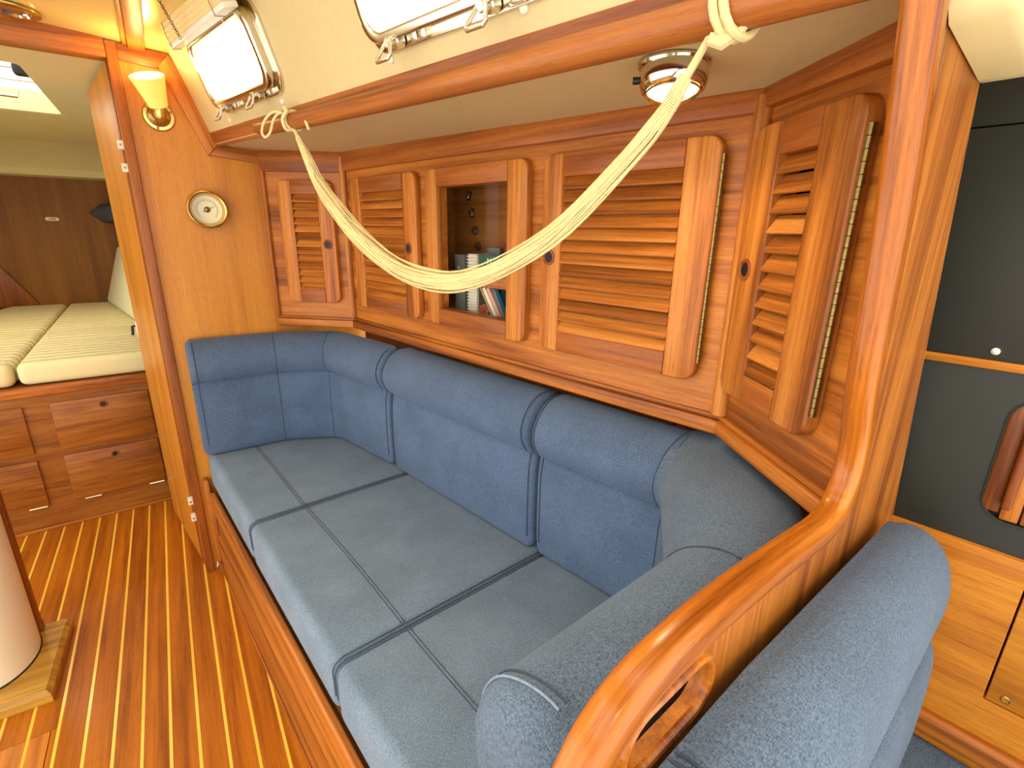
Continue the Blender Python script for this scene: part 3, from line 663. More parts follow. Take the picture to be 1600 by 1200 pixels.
# ================================================================== PORTLIGHTS, BLIND, CHAIN
def portlight(a0, a1, b0, b1, idx, label):
    wdw = root(f'window_{idx}', FC.p((a0+a1)/2, b0, 0), label, kind='structure')
    hole = rrect(a0, a1, b0, b1, .03)
    fin(plate(FC, rrect(a0-.030, a1+.030, b0-.028, b1+.026, .045, n=8), 0, .008, holes=[hole], r=.002), 'flange', 'chrome', wdw)
    fin(plate(FC, rrect(a0-.016, a1+.016, b0-.014, b1+.014, .040, n=8), .008, .030, holes=[rrect(a0+.002, a1-.002, b0+.002, b1-.002, .030, n=8)], r=.004, seg=3), 'lid_frame', 'chrome', wdw)
    fin(plate(FC, rrect(a0+.002, a1-.002, b0+.002, b1-.002, .030), .023, .027), 'pane', 'pane_obscured', wdw)
    for a in (a0+.055, a1-.085):     # screw dogs along the lower edge
        c = FC.p(a, b0-.016, .020)
        f = Fr(c, FC.u, FC.v, FC.w)
        dg = fin(lathe(f, [(0, -.010), (.011, -.010), (.011, .004), (.008, .006), (.008, .018), (.006, .020), (0, .020)], 16), 'dog_bolt', 'steel', wdw)
        q = Fr(f.p(0, 0, .018), FC.u, (-FC.v), (FC.w*1.0))
        tri = [(-.005, -.006), (.005, -.006), (.019, .024), (.016, .030), (-.016, .030), (-.019, .024)]
        fin(tube([q.p(x, y*.72, y*.62) for x, y in tri], .0032, 8, closed=True), 'dog_handle', 'steel', dg)
        fin(box(FC, a+.030, a+.048, b0-.024, b0-.008, .004, .016, .003), 'hinge_lug', 'steel', wdw)
        fin(box(FC, a+.053, a+.071, b0-.024, b0-.008, .004, .016, .003), 'hinge_lug', 'steel', wdw)
    for a in (a0+.06, a0+.12, a1-.11, a1-.06):
        fin(box(FC, a, a+.022, b1+.003, b1+.018, .006, .020, .003), 'hinge_lug', 'steel', wdw)
portlight(*PORTS[0], 1, 'chrome portlight under the folded pleated blind')
portlight(*PORTS[1], 2, 'chrome portlight above the handrail, without blind')
# folded pleated blind in front of the first portlight
bl = root('pleated_blind', FC.p(.45, .175, .06), 'folded cream pleated blind hanging above the first portlight', 'blind')
bs, be = .215, .625
W0, W1, B0, B1 = .036, .064, .186, .240
pr = []
nf = 9
for i in range(nf+1):
    z = B0+.010+(B1-B0-.010)*i/nf
    pr.append((W1 if i % 2 == 0 else W1-.006, z))
prb = [(W0+.004 if i % 2 == 0 else W0, z) for i, (_, z) in enumerate(pr)]
lp = [(a, z) for a, z in pr] + [(a, z) for a, z in reversed(prb)]
b = bmesh.new(); ra = [b.verts.new(FC.p(bs, z, a)) for a, z in lp]; rb = [b.verts.new(FC.p(be, z, a)) for a, z in lp]
b.faces.new(ra); b.faces.new(list(reversed(rb)))
for i in range(len(lp)): j = (i+1) % len(lp); b.faces.new((ra[i], ra[j], rb[j], rb[i]))
fin(b, 'pleated_cloth', 'blind', bl, DL, 10)
fin(box(FC, bs-.002, be+.002, B0-.002, B0+.010, W0-.002, W1+.002, .003), 'bottom_bar', 'white', bl)
for u in (bs+.02, be-.055):
    fin(tube([FC.p(u, B1+.004, W1-.002), FC.p(u, (B0+B1)/2, W1+.003), FC.p(u+.002, B0-.004, W1+.003), FC.p(u+.002, B0-.006, W0+.01)], .0011, 6), 'lift_cord', 'brass_old', bl)
fin(tube([FC.p(be-.055, B0, W0+.02), FC.p(be-.052, B0-.03, W0+.02), FC.p(be-.045, B0-.06, W0+.018)], .0008, 6), 'cord_tail', 'white', bl)
fin(tube([FC.p(bs+.10, B0+.004, W1+.004), FC.p(bs+.135, B0+.002, W1+.010), FC.p(bs+.16, B0, W1+.004)], .003, 8), 'hook', 'white', bl)
ch = root('hanging_chain', FC.p(bs+.135, B0, W1+.012), 'thin brass chain hanging beside the folded blind', 'chain')
p0 = FC.p(bs+.135, B0-.002, W1+.012); p1 = V((p0.x-.075, p0.y-.17, ceil_z(p0.x)-.002)); nlk = 22; lk = []
p1 = V((p0.x-.055, p0.y-.14, 1.736))
dv = (p1-p0); step = dv/nlk; tdir = dv.normalized(); sd = tdir.cross(V((0, 1, 0))).normalized(); s2 = tdir.cross(sd)
protos = []
for i in range(nlk):
    c = p0 + step*(i+.5)
    if i < 2:
        a = sd if i == 0 else s2; hl = step.length*.72
        pts = [c + tdir*(hl*cos(2*pi*k/12)) + a*(.0028*sin(2*pi*k/12)) for k in range(12)]
        protos.append((fin(tube(pts, .0008, 5, closed=True), 'link', 'brass_old', ch), c))
    else:
        o, c0_ = protos[i % 2]; clone(o, c-c0_, ch)

# ================================================================== HANDRAIL AND HAMMOCK
hr = root('handrail', (.37, .95, 1.45), 'rounded teak handrail running along the fascia board', 'handrail')
def hrail(y):
    t = max(0, (1.54-y)/1.17); z = 1.497-.036*min(t, 1)**.7
    q = fasc(y); return V((q.x-.028, q.y-.006, z-.004))
ys = [1.56-.0, 1.553, 1.54, 1.50, 1.40, 1.2, 1.0, .8, .6, .4, .24]
rr = [.004, .010, .0145, .0165, .0175, .0180, .0185, .019, .019, .019, .019]
fin(tube([hrail(y) for y in ys], rr, 16), 'rod', 'teak_red', hr, d, 60)
for y in (1.36, .92, .50):
    q = hrail(y); f = Fr(q, d, (0, 0, 1), V((1, .2036, 0)))
    fin(plate(f, [(-.075, .011), (-.045, -.006), (.045, -.006), (.075, .011)], .004, .026, r=.004), 'standoff', 'teak_red', hr, d)
hm = root('net_hammock', (.40, .80, 1.16), 'slack cream cotton net hammock slung under the handrail', 'hammock')
cl = [(.291, 1.318, 1.462), (.297, 1.295, 1.432), (.304, 1.262, 1.392), (.3125, 1.222, 1.340), (.326, 1.150, 1.285), (.342, 1.073, 1.236), (.369, .938, 1.180), (.397, .802, 1.163), (.420, .689, 1.184), (.446, .562, 1.243), (.465, .467, 1.318), (.4765, .414, 1.370), (.482, .388, 1.408), (.486, .366, 1.442)]
CL = catmull(cl, 8); N = len(CL)
def wid(t):
    key = [(0, .0045), (.06, .0055), (.09, .008), (.20, .0125), (.35, .0190), (.5, .0180), (.62, .0150), (.74, .0115), (.83, .0095), (.865, .0075), (.90, .0070), (.935, .0062), (1, .0055)]
    for (a, x), (b_, y) in zip(key, key[1:]):
        if t <= b_: return x+(y-x)*(t-a)/(b_-a)
    return key[-1][1]
fr_h = frames_along(CL, ref=V((.98, .2, 0)))
b = tube(CL, [wid(i/(N-1))*.80 for i in range(N)], 14, squash=.80)
core = fin(b, 'net_bundle', 'net', hm)
b = bmesh.new(); NS = 34
for s in range(NS):
    ph = 2*pi*s/NS; tw = random.uniform(-1.4, 1.4); fq = random.uniform(2, 6); p2 = random.uniform(0, 6.28); ex = random.uniform(.80, 1.10)
    pts = []
    for i in range(4, N-8, 2):
        t = i/(N-1); p, sv, qv = fr_h[i]; r = wid(t)*(ex+.07*sin(fq*8*t+p2)); a = ph + tw*t*2 + .22*sin(fq*2*pi*t+p2)
        pts.append(p + sv*(r*cos(a)) + qv*(r*.86*sin(a)))
    tube(pts, .0013, 5, bm=b)
o = fin(b, 'net_strands', 'net', hm); o['kind'] = 'stuff'
# whipping and suspension cords
iw0, iw1 = int(N*.835), int(N*.895)
b = bmesh.new(); pts = []
for k in range(0, 180):
    t = iw0+(iw1-iw0)*k/179; i = int(t); f_ = t-i; p = CL[i].lerp(CL[min(i+1, N-1)], f_); _, sv, qv = fr_h[i]; a = 2*pi*k/12
    pts.append(p + sv*(.0080*cos(a)) + qv*(.0080*sin(a)))
fin(tube(pts, .0012, 5, bm=b), 'whipping', 'net', hm)
q1 = hrail(.362); pts = []
for k in range(15):
    a = 2*pi*k/14; pts.append(q1 + V((-.0235*cos(a+.5), 0, .0235*sin(a+.5))) + d*(.010*sin(a/2)))
fin(tube(pts, .0045, 8), 'rail_loop', 'net', hm)
fin(tube([p + d*.010 for p in pts], .0045, 8), 'rail_loop', 'net', hm)
fin(tube([q1+V((-.012, .006, -.022)), q1+V((-.006, -.004, -.026)), q1+V((.002, -.018, -.018)), q1+V((.004, -.030, -.008))], [.006, .008, .006, .002], 8), 'knot', 'net', hm)
q2 = hrail(1.325); pts = []
for k in range(15):
    a = 2*pi*k/14; pts.append(q2 + V((-.0205*cos(a), 0, .0205*sin(a))))
fin(tube(pts, .0034, 8), 'rail_loop', 'net', hm)
fin(tube([q2+V((-.010, .0, .020)), q2+V((-.016, .004, .024)), q2+V((-.018, -.01, .016))], [.005, .0075, .004], 8), 'knot', 'net', hm)
q = q2+V((-.024, .0, .014))
bowp = catmull([q, q+V((-.014, .03, .004)), q+V((-.030, .05, -.012)), q+V((-.038, .055, -.036)), q+V((-.034, .045, -.048)), q+V((-.024, .035, -.038)), q+V((-.016, .028, -.014)), q+V((-.008, .014, -.002)), q], 5)
fin(tube(bowp, .0028, 8), 'bow_loop', 'net', hm)
fin(tube(catmull([q2+V((-.016, -.012, .018)), q2+V((-.026, -.004, .0)), q2+V((-.02, -.002, -.02)), V(cl[0]), V(cl[1])], 5), [.0038]*21, 8), 'tie_cord', 'net', hm)
fin(tube([q2+V((.004, -.085, -.012)), q2+V((.006, -.095, -.030))], [.0035, .003], 8), 'cord_end', 'net', hm)

# ================================================================== LAMPS
# surface downlight under the side deck
lc = V((.582, .490, 1.462)); FL = Fr(lc, (1, 0, 0), (0, 1, 0), (0, 0, -1))
FT = Fr(lc+V((0, 0, .004)), (1, 0, -.10), (.0, 1, -.12), (-.10, -.12, -1))
dl = root('dome_lamp', lc, 'chrome dome lamp, lit, on the side-deck headliner behind the hammock', 'lamp')
fin(lathe(FL, [(.045, 0), (.0465, .003), (.045, .006), (.040, .008)], 40), 'base_ring', 'chrome', dl)
fin(lathe(FT, [(0.0, 0.0016), (0.0292, 0.0016), (0.0381, 0.0064), (0.0429, 0.016), (0.0437, 0.0272), (0.0405, 0.0368), (0.0365, 0.0408), (0.034, 0.0392), (0.0332, 0.0352)], 40), 'dome', 'chrome', dl)
fin(lathe(FT, [(0.0332, 0.0352), (0.0275, 0.0424), (0.0162, 0.048), (0.0, 0.0504)], 32), 'lens', 'lamp', dl)
fin(lathe(FT, [(0.0332, 0.0384), (0.0356, 0.0416), (0.034, 0.0432), (0.0316, 0.0408)], 32), 'lens_ring', 'brass', dl)
fin(tube([lc+V((-.030, .030, -.020)), lc+V((-.036, .036, -.020))], .0045, 10), 'switch', 'black', dl)
ld = bpy.data.lights.new('dome_lamp_light', 'SPOT'); ld.energy = 1.6; ld.color = (1, .80, .48); ld.spot_size = radians(150); ld.spot_blend = .6; ld.shadow_soft_size = .03
lo_ = bpy.data.objects.new('dome_lamp_light', ld); COL.objects.link(lo_); lo_.location = lc+V((-.007, -.008, -.062)) - WL[dl.name]; lo_.parent = dl
# brass wall sconce
sc = V((.051, YB, 1.559)); FW = Fr(sc, (1, 0, 0), (0, 0, 1), (0, -1, 0))
sn = root('wall_sconce', sc+V((0, -.02, -.05)), 'lit brass wall sconce with amber glass shade on the bulkhead', 'lamp')
fin(lathe(FW, [(.040, 0), (.041, .003), (.038, .007), (.030, .008), (.027, .013), (.020, .017), (.015, .026), (.011, .034), (0, .034)], 36), 'wall_plate', 'brass', sn)
for a in (.4, 2.5, 4.5): fin(lathe(Fr(FW.p(.034*cos(a), .034*sin(a), .0075), FW.u, FW.v, FW.w), [(.004, 0), (.004, .002), (0, .002)], 10), 'screw', 'brass_old', sn)
sa = V((.0535, 1.905, 1.578)); sb = V((.037, 1.872, 1.646)); ax = (sb-sa).normalized()
fin(tube([FW.p(0, 0, .030), sa+V((0, .0, -.022)), sa-ax*.004], [.010, .012, .014], 14), 'arm', 'brass', sn)
xa = ax.cross(V((0, 1, 0))).normalized(); ya = ax.cross(xa); hh = (sb-sa).length
fin(lathe(Fr(sa, xa, ya, ax), [(0, .004), (.018, 0), (.024, .001), (.030, hh*.33), (.0365, hh*.66), (.0440, hh), (.0422, hh+.001), (.0345, hh*.66), (.0275, hh*.33), (.020, .006), (0, .008)], 36), 'glass_shade', 'frosted', sn, ang=60)
lp_ = bpy.data.lights.new('sconce_light', 'POINT'); lp_.energy = 1.0; lp_.color = (1, .66, .28); lp_.shadow_soft_size = .025
lo_ = bpy.data.objects.new('sconce_light', lp_); COL.objects.link(lo_); lo_.location = sb+ax*.012-WL[sn.name]; lo_.parent = sn
# recessed ceiling lamps (one in view beside the batten, the others added out of view as fill light)
def ceiling_lamp(x, y, label, energy):
    z = ceil_z(x); f = Fr((x, y, z), (1, 0, -.067), (0, 1, 0), (-.067, 0, -1))
    t = root('ceiling_lamp', (x, y, z), label, 'lamp', 'recessed ceiling lamps')
    fin(lathe(f, [(.054, 0), (.054, .004), (.046, .008), (.038, .006)], 36), 'trim_ring', 'brass', t)
    fin(lathe(f, [(.038, .006), (.035, .001), (0, .001)], 36), 'lens', 'chrome' if energy == 0 else 'lamp', t)
    if energy:
        L_ = bpy.data.lights.new('ceiling_fill_light', 'SPOT'); L_.energy = energy; L_.color = (1, .84, .6); L_.spot_size = radians(160); L_.spot_blend = .8; L_.shadow_soft_size = .05
        o = bpy.data.objects.new('ceiling_fill_light', L_); COL.objects.link(o); o.location = (0, 0, -.03); o.parent = t
ceiling_lamp(-.215, 1.868, 'round recessed ceiling lamp next to the ceiling batten', 0)
ceiling_lamp(-.02, .95, 'added unseen ceiling lamp lighting the settee front', 2.5)
ceiling_lamp(-.02, -.05, 'added unseen ceiling lamp lighting the navigation corner', 2.5)

t = root('cabin_fill_lamp', (-.85, 3.50, 1.713), 'added unseen lamp on the forward cabin headliner, brightening the berth', 'lamp')  # added out of view to brighten the forward berth
f = Fr((-.85, 3.50, 1.7145), (1, 0, 0), (0, 1, 0), (0, 0, -1))
fin(lathe(f, [(.066, 0), (.066, .004), (.056, .010), (.047, .008)], 36), 'trim_ring', 'brass', t)
fin(lathe(f, [(.047, .008), (.030, .016), (0, .019)], 36), 'lens', 'lamp', t)
L_ = bpy.data.lights.new('cabin_fill_light', 'SPOT'); L_.energy = 20; L_.color = (1, .86, .6); L_.spot_size = radians(165); L_.spot_blend = .8; L_.shadow_soft_size = .05
o = bpy.data.objects.new('cabin_fill_light', L_); COL.objects.link(o); o.location = (0, 0, -.04); o.parent = t
# barometer
bc = V((.137, YB, 1.300)); FBm = Fr(bc, (1, 0, 0), (0, 0, 1), (0, -1, 0))
bar = root('barometer', bc+V((0, -.02, -.07)), 'round brass barometer with cream dial on the bulkhead', 'barometer')
fin(lathe(FBm, [(.057, 0), (.058, .006), (.058, .034), (.056, .042), (.052, .045), (.0475, .043), (.0425, .021), (.042, .016)], 44), 'case', 'brass', bar)
dlc = fin(lathe(FBm, [(0, .016), (.0423, .016)], 44), 'dial', 'dial', bar)
b = bmesh.new()
for i in range(46):
    a = -.75*pi+1.5*pi*i/45+pi/2; r0, r1 = .029, .032 if i % 5 else .034
    cx, sy = cos(a), sin(a); tube([FBm.p(r0*cx, r0*sy, .0164), FBm.p(r1*cx, r1*sy, .0164)], .0003, 4, bm=b)
tube([FBm.p(.028*cos(-.75*pi+1.5*pi*i/40+pi/2), .028*sin(-.75*pi+1.5*pi*i/40+pi/2), .0164) for i in range(41)], .0003, 4, bm=b)
fin(b, 'scale_marks', 'ink_dark', dlc)
fin(tube([FBm.p(-.012, -.006, .0185), FBm.p(0, 0, .0185), FBm.p(.022, .011, .0185)], [.0012, .0010, .0004], 6), 'needle', 'ink_dark', bar)
fin(lathe(Fr(FBm.p(0, 0, .0164), FBm.u, FBm.v, FBm.w), [(.009, 0), (.009, .002), (.005, .005), (0, .006)], 16), 'hub', 'brass_old', bar)
fin(lathe(FBm, [(0, .038), (.0470, .038)], 44), 'glass', 'pane', bar)

# ================================================================== BOOKS
def book(u0, u1, z0, z1, w0, w1, mat, label, lean=0, pages=None, group='books in the open locker'):
    piv = F2.p((u0+u1)/2, z0, 0); c, s = cos(lean), sin(lean)
    f = Fr(piv, F2.u*c - F2.v*s, F2.v*c + F2.u*s, F2.w); h = (u1-u0)/2; H = z1-z0
    t = root('book', f.p(0, 0, (w0+w1)/2), label, 'book', group)
    bb_ = bmesh.new(); box(f, -h, -h+.0016, 0, H, w0, w1, bm=bb_); box(f, h-.0016, h, 0, H, w0, w1, bm=bb_); box(f, -h, h, 0, H, w1-.0015, w1, bm=bb_)
    fin(bb_, 'cover', mat, t); fin(box(f, -h+.0016, h-.0016, .003, H-.003, w0+.003, w1-.0015), 'pages', 'bk_white', t)
    return t, f, h, H
ZB = 1.0185
t, f, h, H = book(.503, .548, ZB, ZB+.168, -.125, -.055, 'bk_grey', 'grey spiral guide standing beside the white comb binding')
fin(text_bm('PG', .011, Fr(f.p(-.004, H-.040, -.0546), f.u, f.v, f.w)), 'title_text', 'ink_white', t)
t = root('spiral_book', F2.p(.575, ZB, -.09), 'white comb-bound chart book with green cover and white emblem', 'book', 'books in the open locker')
fin(box(F2, .555, .591, ZB, ZB+.171, -.125, -.060, .001), 'page_block', 'bk_white', t)
for i in range(20):
    z = ZB+.006+i*.0084
    tg = [F2.p(.573+.019*cos(a), z+.001*sin(a*2), -.060+.009*sin(a)) for a in [pi*k/6 for k in range(7)]]
    if i == 0: o0, z_ = fin(tube(tg, .0018, 5), 'comb_ring', 'white', t), z
    else: clone(o0, (0, 0, z-z_), t)
cv = fin(plate(F2, [(.596, ZB+.095), (.770, ZB+.095), (.770, ZB+.160), (.596, ZB+.173)], -.066, -.063), 'front_cover', 'bk_green', t, label='dark green cover with white emblem')
fin(text_bm('M', .022, Fr(F2.p(.638, ZB+.147, -.0625), F2.u, F2.v, F2.w)), 'emblem', 'ink_white', cv)
fin(text_bm('MAPTECH', .0066, Fr(F2.p(.638, ZB+.139, -.0625), F2.u, F2.v, F2.w)), 'title_text', 'ink_white', cv)
fin(box(F2, .700, .740, ZB+.112, ZB+.126, -.0628, -.062), 'pale_card', 'ink_white', cv)
fin(plate(F2, [(.598, ZB+.11), (.625, ZB+.105), (.618, ZB+.135), (.606, ZB+.130)], -.0628, -.062), 'printed_picture', 'rust', cv)
fin(box(F2, .596, .665, ZB, ZB+.094, -.066, -.0632), 'lower_cover', 'bk_black', t)
fin(plate(F2, [(.598, ZB+.012), (.632, ZB+.010), (.640, ZB+.030), (.620, ZB+.042), (.600, ZB+.034)], -.0632, -.0625), 'printed_picture', 'rust', t)
for (u, th, mt_, lb) in ((.6775, .005, 'bk_yellow', 'thin yellow booklet leaning on the chart book'), (.6905, .0125, 'bk_white', 'cream booklet leaning between yellow and pink ones'), (.7065, .0115, 'bk_pink', 'pale pink booklet leaning beside the cream one')):
    book(u-th/2, u+th/2, ZB+.004, ZB+.105, -.060, -.046, mt_, lb, lean=-.60)
book(.7200, .7260, ZB+.004, ZB+.100, -.060, -.047, 'bk_teal', 'small teal booklet leaning behind the pink one', lean=-.56)
t, f, h, H = book(.672, .80, ZB+.001, ZB+.108, -.090, -.074, 'bk_blue', 'navy blue paperback with gold lettering, behind the leaning booklets')
fin(text_bm('Nav', .015, Fr(f.p(-.020, .055, -.0737), f.u, f.v, f.w)), 'title_text', 'ink_gold', t)
fin(box(f, -h, h, 0, .040, -.0739, -.0732), 'dark_band', 'bk_black', t)
book(.655, .676, ZB+.001, ZB+.200, -.125, -.100, 'bk_red', 'red book standing behind the green chart book')
book(.598, .645, ZB+.001, ZB+.188, -.130, -.095, 'bk_grey', 'grey magazine standing behind the green chart book')

# ================================================================== CABIN DOOR, MAST
dfr = Fr((-.050, 1.985, 0), (-.085, .50, 0), (0, 0, 1), (-.50, -.085, 0))
dr = root('door_1', (-.09, 2.2, 0), 'teak cabin door leaf swung open into the forward cabin', kind='structure')
fin(box(dfr, .0, .515, .012, 1.70, -.022, .0, .003), 'door_leaf', 'ply', dr, (0, 0, 1))
fin(box(dfr, .001, .028, .012, 1.70, -.0005, .002, .001), 'hinge_stile', 'teak_dark', dr, (0, 0, 1))
fin(box(dfr, .500, .516, .80, .88, -.021, .003, .002), 'latch_plate', 'steel', dr)
fin(tube([dfr.p(.508, .86, .002), dfr.p(.508, .86, .012), dfr.p(.508, .825, .016)], .005, 8), 'latch_lever', 'black', dr)
# mast with collar
mc = V((-.583, 1.765, 0))
ms = root('mast', mc, 'cream painted oval mast standing in a wooden floor collar', 'mast')
fin(lathe(Fr(mc, (1, 0, 0), (0, 1, 0), (0, 0, 1)), [(1, .005), (1, 1.735)], 56, sx=.100, sy=.135), 'mast_tube', 'mast', ms)
a = -1.95
fin(box(Fr(mc+V((.0995*cos(a), .1345*sin(a), 0)), (-sin(a), cos(a), 0), (0, 0, 1), (cos(a), sin(a), 0)), -.0012, .0012, .04, 1.73, -.002, .0010), 'seam_line', 'ink_dark', ms)
bat = root('mast_batten', (-.50, 1.86, 0), 'dark teak batten standing along the mast', 'batten')
fin(box(WORLD, -.502, -.490, 1.845, 1.872, .036, 1.73, .002), 'batten_strip', 'teak_dark', bat, (0, 0, 1))
fin(box(WORLD, -.504, -.488, 1.843, 1.874, .034, .060, .002), 'batten_foot', 'teak_dark', bat, (0, 0, 1))
co = root('mast_collar', (-.62, 1.72, 0), 'pale oak collar board around the mast foot', 'collar')
FK = Fr((-.434, 1.555, 0), (1, -.05, 0), (.03, 1, 0), (0, 0, 1))
el = [((mc.x+.101*cos(2*pi*k/48)), (mc.y+.136*sin(2*pi*k/48))) for k in range(48)]
el = [((V((x, y, 0))-FK.o).dot(FK.u), (V((x, y, 0))-FK.o).dot(FK.v)) for x, y in el]
b = plate(FK, [(-.40, 0), (0, 0), (0, .318), (-.40, .318)], .0008, .036, holes=[el])
cv_ = [v for v in b.verts if (v.co-FK.p(0, 0, .036)).dot(FK.w) > -.001]
ed_ = [e for e in b.edges if e.verts[0] in cv_ and e.verts[1] in cv_ and all(min(abs((v.co-FK.o).dot(FK.u)), abs((v.co-FK.o).dot(FK.u)+.4), abs((v.co-FK.o).dot(FK.v)), abs((v.co-FK.o).dot(FK.v)-.318)) < 1e-4 for v in e.verts) and len(e.link_faces) == 2 and e.calc_face_angle(0) > .6]
bevel(b, .012, 1, ed_)
fin(b, 'collar_board', 'oak', co, (1, 0, 0))
fin(lathe(Fr(mc+V((0, 0, .0362)), (1, 0, 0), (0, 1, 0), (0, 0, 1)), [(1.0, 0), (1.0, .003), (1.025, .0025), (1.03, 0)], 56, sx=.100, sy=.135), 'mast_gasket', 'black', co)

# ================================================================== FORWARD CABIN
FU = Fr((0, 2.652, 0), (1, .045, 0), (0, 0, 1), (.045, -1, 0))
bk = root('bunk_base', (-.5, 2.7, 0), 'teak bunk front with flush drawers under the quilted mattress', 'bunk')
fin(box(FU, -1.4, -.06, 0, .62, -.03, 0), 'front_panel', 'bunk', bk, (1, 0, 0))
fin(box(FU, -1.4, -.06, .588, .628, -.03, .014, .004), 'edge_board', 'frame', bk, (1, 0, 0))
fin(box(FU, -1.4, -.06, 0, .014, 0, .012, .003), 'toe_moulding', 'frame', bk, (1, 0, 0))
for (a0, a1, z0, z1, knob, hin) in ((-.477, -.151, .348, .551, True, 0), (-.476, -.151, .109, .319, True, 1), (-.95, -.559, .346, .549, False, 0), (-.95, -.559, .112, .317, False, 1)):
    dw = fin(box(FU, a0, a1, z0, z1, 0, .010, .002), 'drawer_front', 'bunk', bk, (1, 0, 0))
    if knob: ring_hole(FU, (a0+a1)/2+.004, z1-.034, .010, dw, .012)
    else: ring_hole(FU, (a0+a1)/2, z1-.034, .010, dw, .012)
    if hin:
        for a in (a0+.06, a1-.035): fin(tube([FU.p(a-.028, z0-.003, .008), FU.p(a+.028, z0-.003, .008)], .004, 8), 'strap_hinge', 'steel', dw)
fin(plate(WORLD, [(-1.36, 2.60), (-.07, 2.66), (-.13, 4.59), (-.92, 4.59)], .60, .6285), 'berth_board', 'bunk', bk, (1, 0, 0))
def mattress(x0, x1, xb0, xb1, label):
    b = cushion([(x0, 2.648+x0*.045), (x1, 2.648+x1*.045), (xb1, 4.58), (xb0, 4.58)], .630, .722, .030, 4)
    tag(fin(b, 'mattress', 'quilt', None, (1, 0, 0), 60), label, 'mattress', 'forward berth mattresses')
mattress(-1.28, -.556, -.90, -.602, 'quilted cream mattress half on the port side of the forward berth')
mattress(-.548, -.062, -.596, -.16, 'quilted cream mattress half beside the open cabin door')
fc = root('wall_bow', (-.6, 4.6, .6), 'dark veneer walls of the forward cabin', kind='structure')
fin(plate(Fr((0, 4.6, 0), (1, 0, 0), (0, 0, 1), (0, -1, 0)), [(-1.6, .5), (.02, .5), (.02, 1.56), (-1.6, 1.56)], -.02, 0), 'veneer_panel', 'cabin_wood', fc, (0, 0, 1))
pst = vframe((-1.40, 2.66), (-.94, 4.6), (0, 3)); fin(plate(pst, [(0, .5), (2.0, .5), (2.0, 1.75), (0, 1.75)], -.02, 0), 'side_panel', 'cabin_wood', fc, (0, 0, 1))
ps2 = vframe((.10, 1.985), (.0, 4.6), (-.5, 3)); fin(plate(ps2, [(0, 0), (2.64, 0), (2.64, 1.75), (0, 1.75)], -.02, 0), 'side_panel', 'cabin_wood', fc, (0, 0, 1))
fin(plate(Fr((0, 4.585, 0), (1, 0, 0), (0, 0, 1), (0, -1, 0)), [(-1.0, .72), (-.74, .72), (-.98, 1.15), (-1.2, 1.15)], 0, .02, r=.003), 'diagonal_board', 'teak_dark', fc, (0, 0, 1))
hc = root('ceiling_bow', (-.5, 3.3, 1.7), 'moulded cream headliner of the forward cabin with a hatch opening', kind='structure')
fin(plate(Fr((0, 0, 0), (1, 0, 0), (0, 1, 0), (0, 0, 1)), [(-1.6, 1.99), (.10, 1.99), (.02, 4.25), (-1.6, 4.25)], 1.715, 1.735, holes=[rrect(-1.10, -.265, 2.28, 3.20, .03)]), 'headliner_panel', 'gelcoat', hc)
b = bmesh.new(); pr_ = [(4.24, 1.715), (4.34, 1.700), (4.47, 1.640), (4.52, 1.600), (4.545, 1.585), (4.535, 1.545), (4.60, 1.535)]
rA = [b.verts.new((-1.6, y, z)) for y, z in pr_]; rB = [b.verts.new((.02, y, z)) for y, z in pr_]
for i in range(len(pr_)-1): b.faces.new((rA[i], rB[i], rB[i+1], rA[i+1]))
fin(b, 'headliner_cove', 'gelcoat', hc, ang=50)
fin(plate(Fr((0, 0, 0), (1, 0, 0), (0, 1, 0), (0, 0, 1)), rrect(-1.10, -.265, 2.28, 3.20, .03), 1.716, 1.80, holes=[rrect(-1.085, -.28, 2.295, 3.185, .03)]), 'hatch_coaming', 'gelcoat', hc)
wh = root('window_3', (-.53, 2.74, 1.79), 'bright deck hatch over the forward berth with dark catches', kind='structure')
fin(box(WORLD, -1.085, -.28, 2.295, 3.185, 1.795, 1.800), 'pane', 'pane_port', wh)
for y in (2.50, 2.72, 2.94): fin(box(WORLD, -1.085, -.28, y, y+.012, 1.786, 1.794, .002), 'hatch_bar', 'steel', wh)
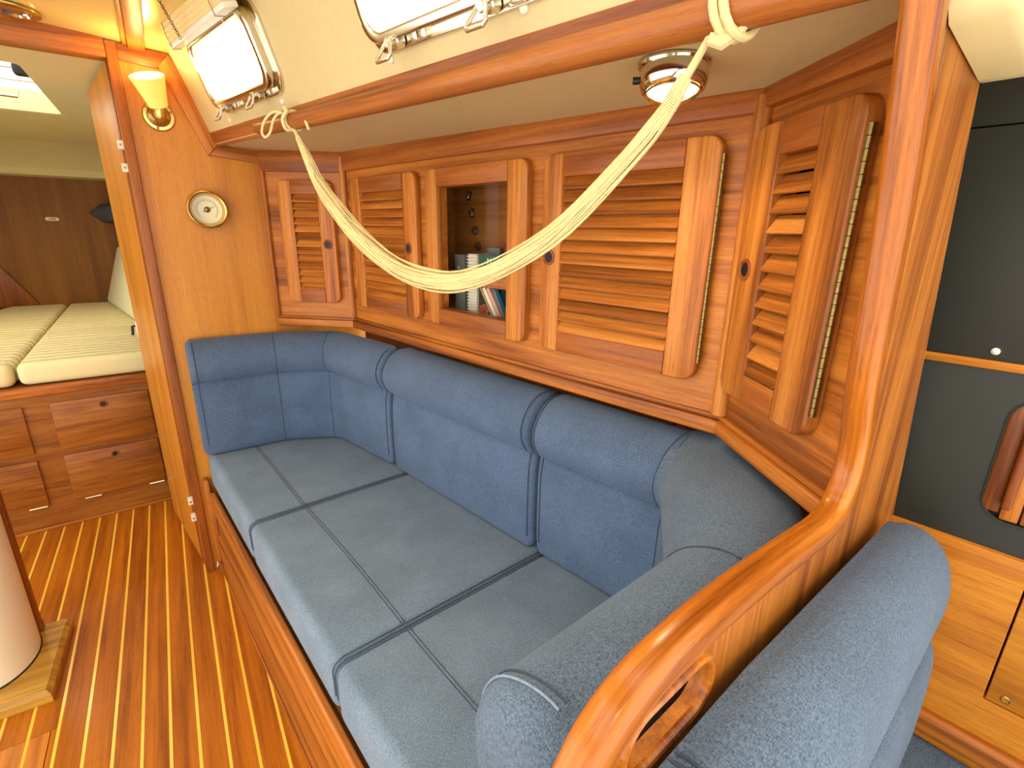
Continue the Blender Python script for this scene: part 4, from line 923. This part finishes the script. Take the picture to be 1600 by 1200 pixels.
for x, y in ((-.34, 2.34), (-.32, 2.62)): fin(box(WORLD, x-.02, x+.03, y, y+.05, 1.750, 1.786, .008), 'catch', 'black', wh)
fin(tube([(-.60, 3.04, 1.775), (-.595, 3.045, 1.75), (-.40, 3.07, 1.75), (-.395, 3.07, 1.775)], .007, 8), 'hatch_handle', 'steel', wh)
pl = bmesh.new()
cs = [V((-.385, 4.50, .7235)), V((-.190, 3.45, .7235)), V((-.075, 3.43, 1.12)), V((-.255, 4.46, 1.12))]; of = V((.085, .016, -.02))
va = [pl.verts.new(p) for p in cs]; vb = [pl.verts.new(p+of) for p in cs]
vb[0].co.z = vb[1].co.z = .7235
pl.faces.new(va); pl.faces.new(list(reversed(vb)))
for i in range(4): pl.faces.new((va[i], va[(i+1) % 4], vb[(i+1) % 4], vb[i]))
bmesh.ops.recalc_face_normals(pl, faces=pl.faces[:]); bevel(pl, .035, 4)
tag(fin(pl, 'bolster_cushion', 'cushion_white', None), 'pale green cream cushion leaning against the hull on the mattress', 'cushion')
fin_l = root('reading_light', (-.575, 4.58, 1.26), 'small white oval light on the dark forward cabin wall', 'lamp')
fin(plate(Fr((-.575, 4.6, 1.277), (1, 0, 0), (0, 0, 1), (0, -1, 0)), rrect(-.036, .036, -.012, .012, .0118), .0005, .014, r=.004), 'housing', 'white', fin_l)
fin(plate(Fr((-.575, 4.6, 1.277), (1, 0, 0), (0, 0, 1), (0, -1, 0)), rrect(-.018, .020, -.005, .005, .0048), .014, .0155), 'lens', 'oak', fin_l)
spk = root('speaker', (-.33, 4.5, 1.27), 'dark wedge-shaped speaker on the forward cabin wall', 'speaker')
fin(plate(Fr((-.33, 4.6, 1.32), (1, 0, 0), (0, 0, 1), (0, -1, 0)), [(-.04, 0), (.03, -.06), (.20, -.06), (.20, .07), (.03, .06)], .0005, .12, r=.008), 'cabinet', 'black', spk)
fin(plate(Fr((-.33, 4.6, 1.32), (1, 0, 0), (0, 0, 1), (0, -1, 0)), rrect(.05, .16, -.04, .045, .01), .1205, .124), 'grille', 'dark_panel', spk)
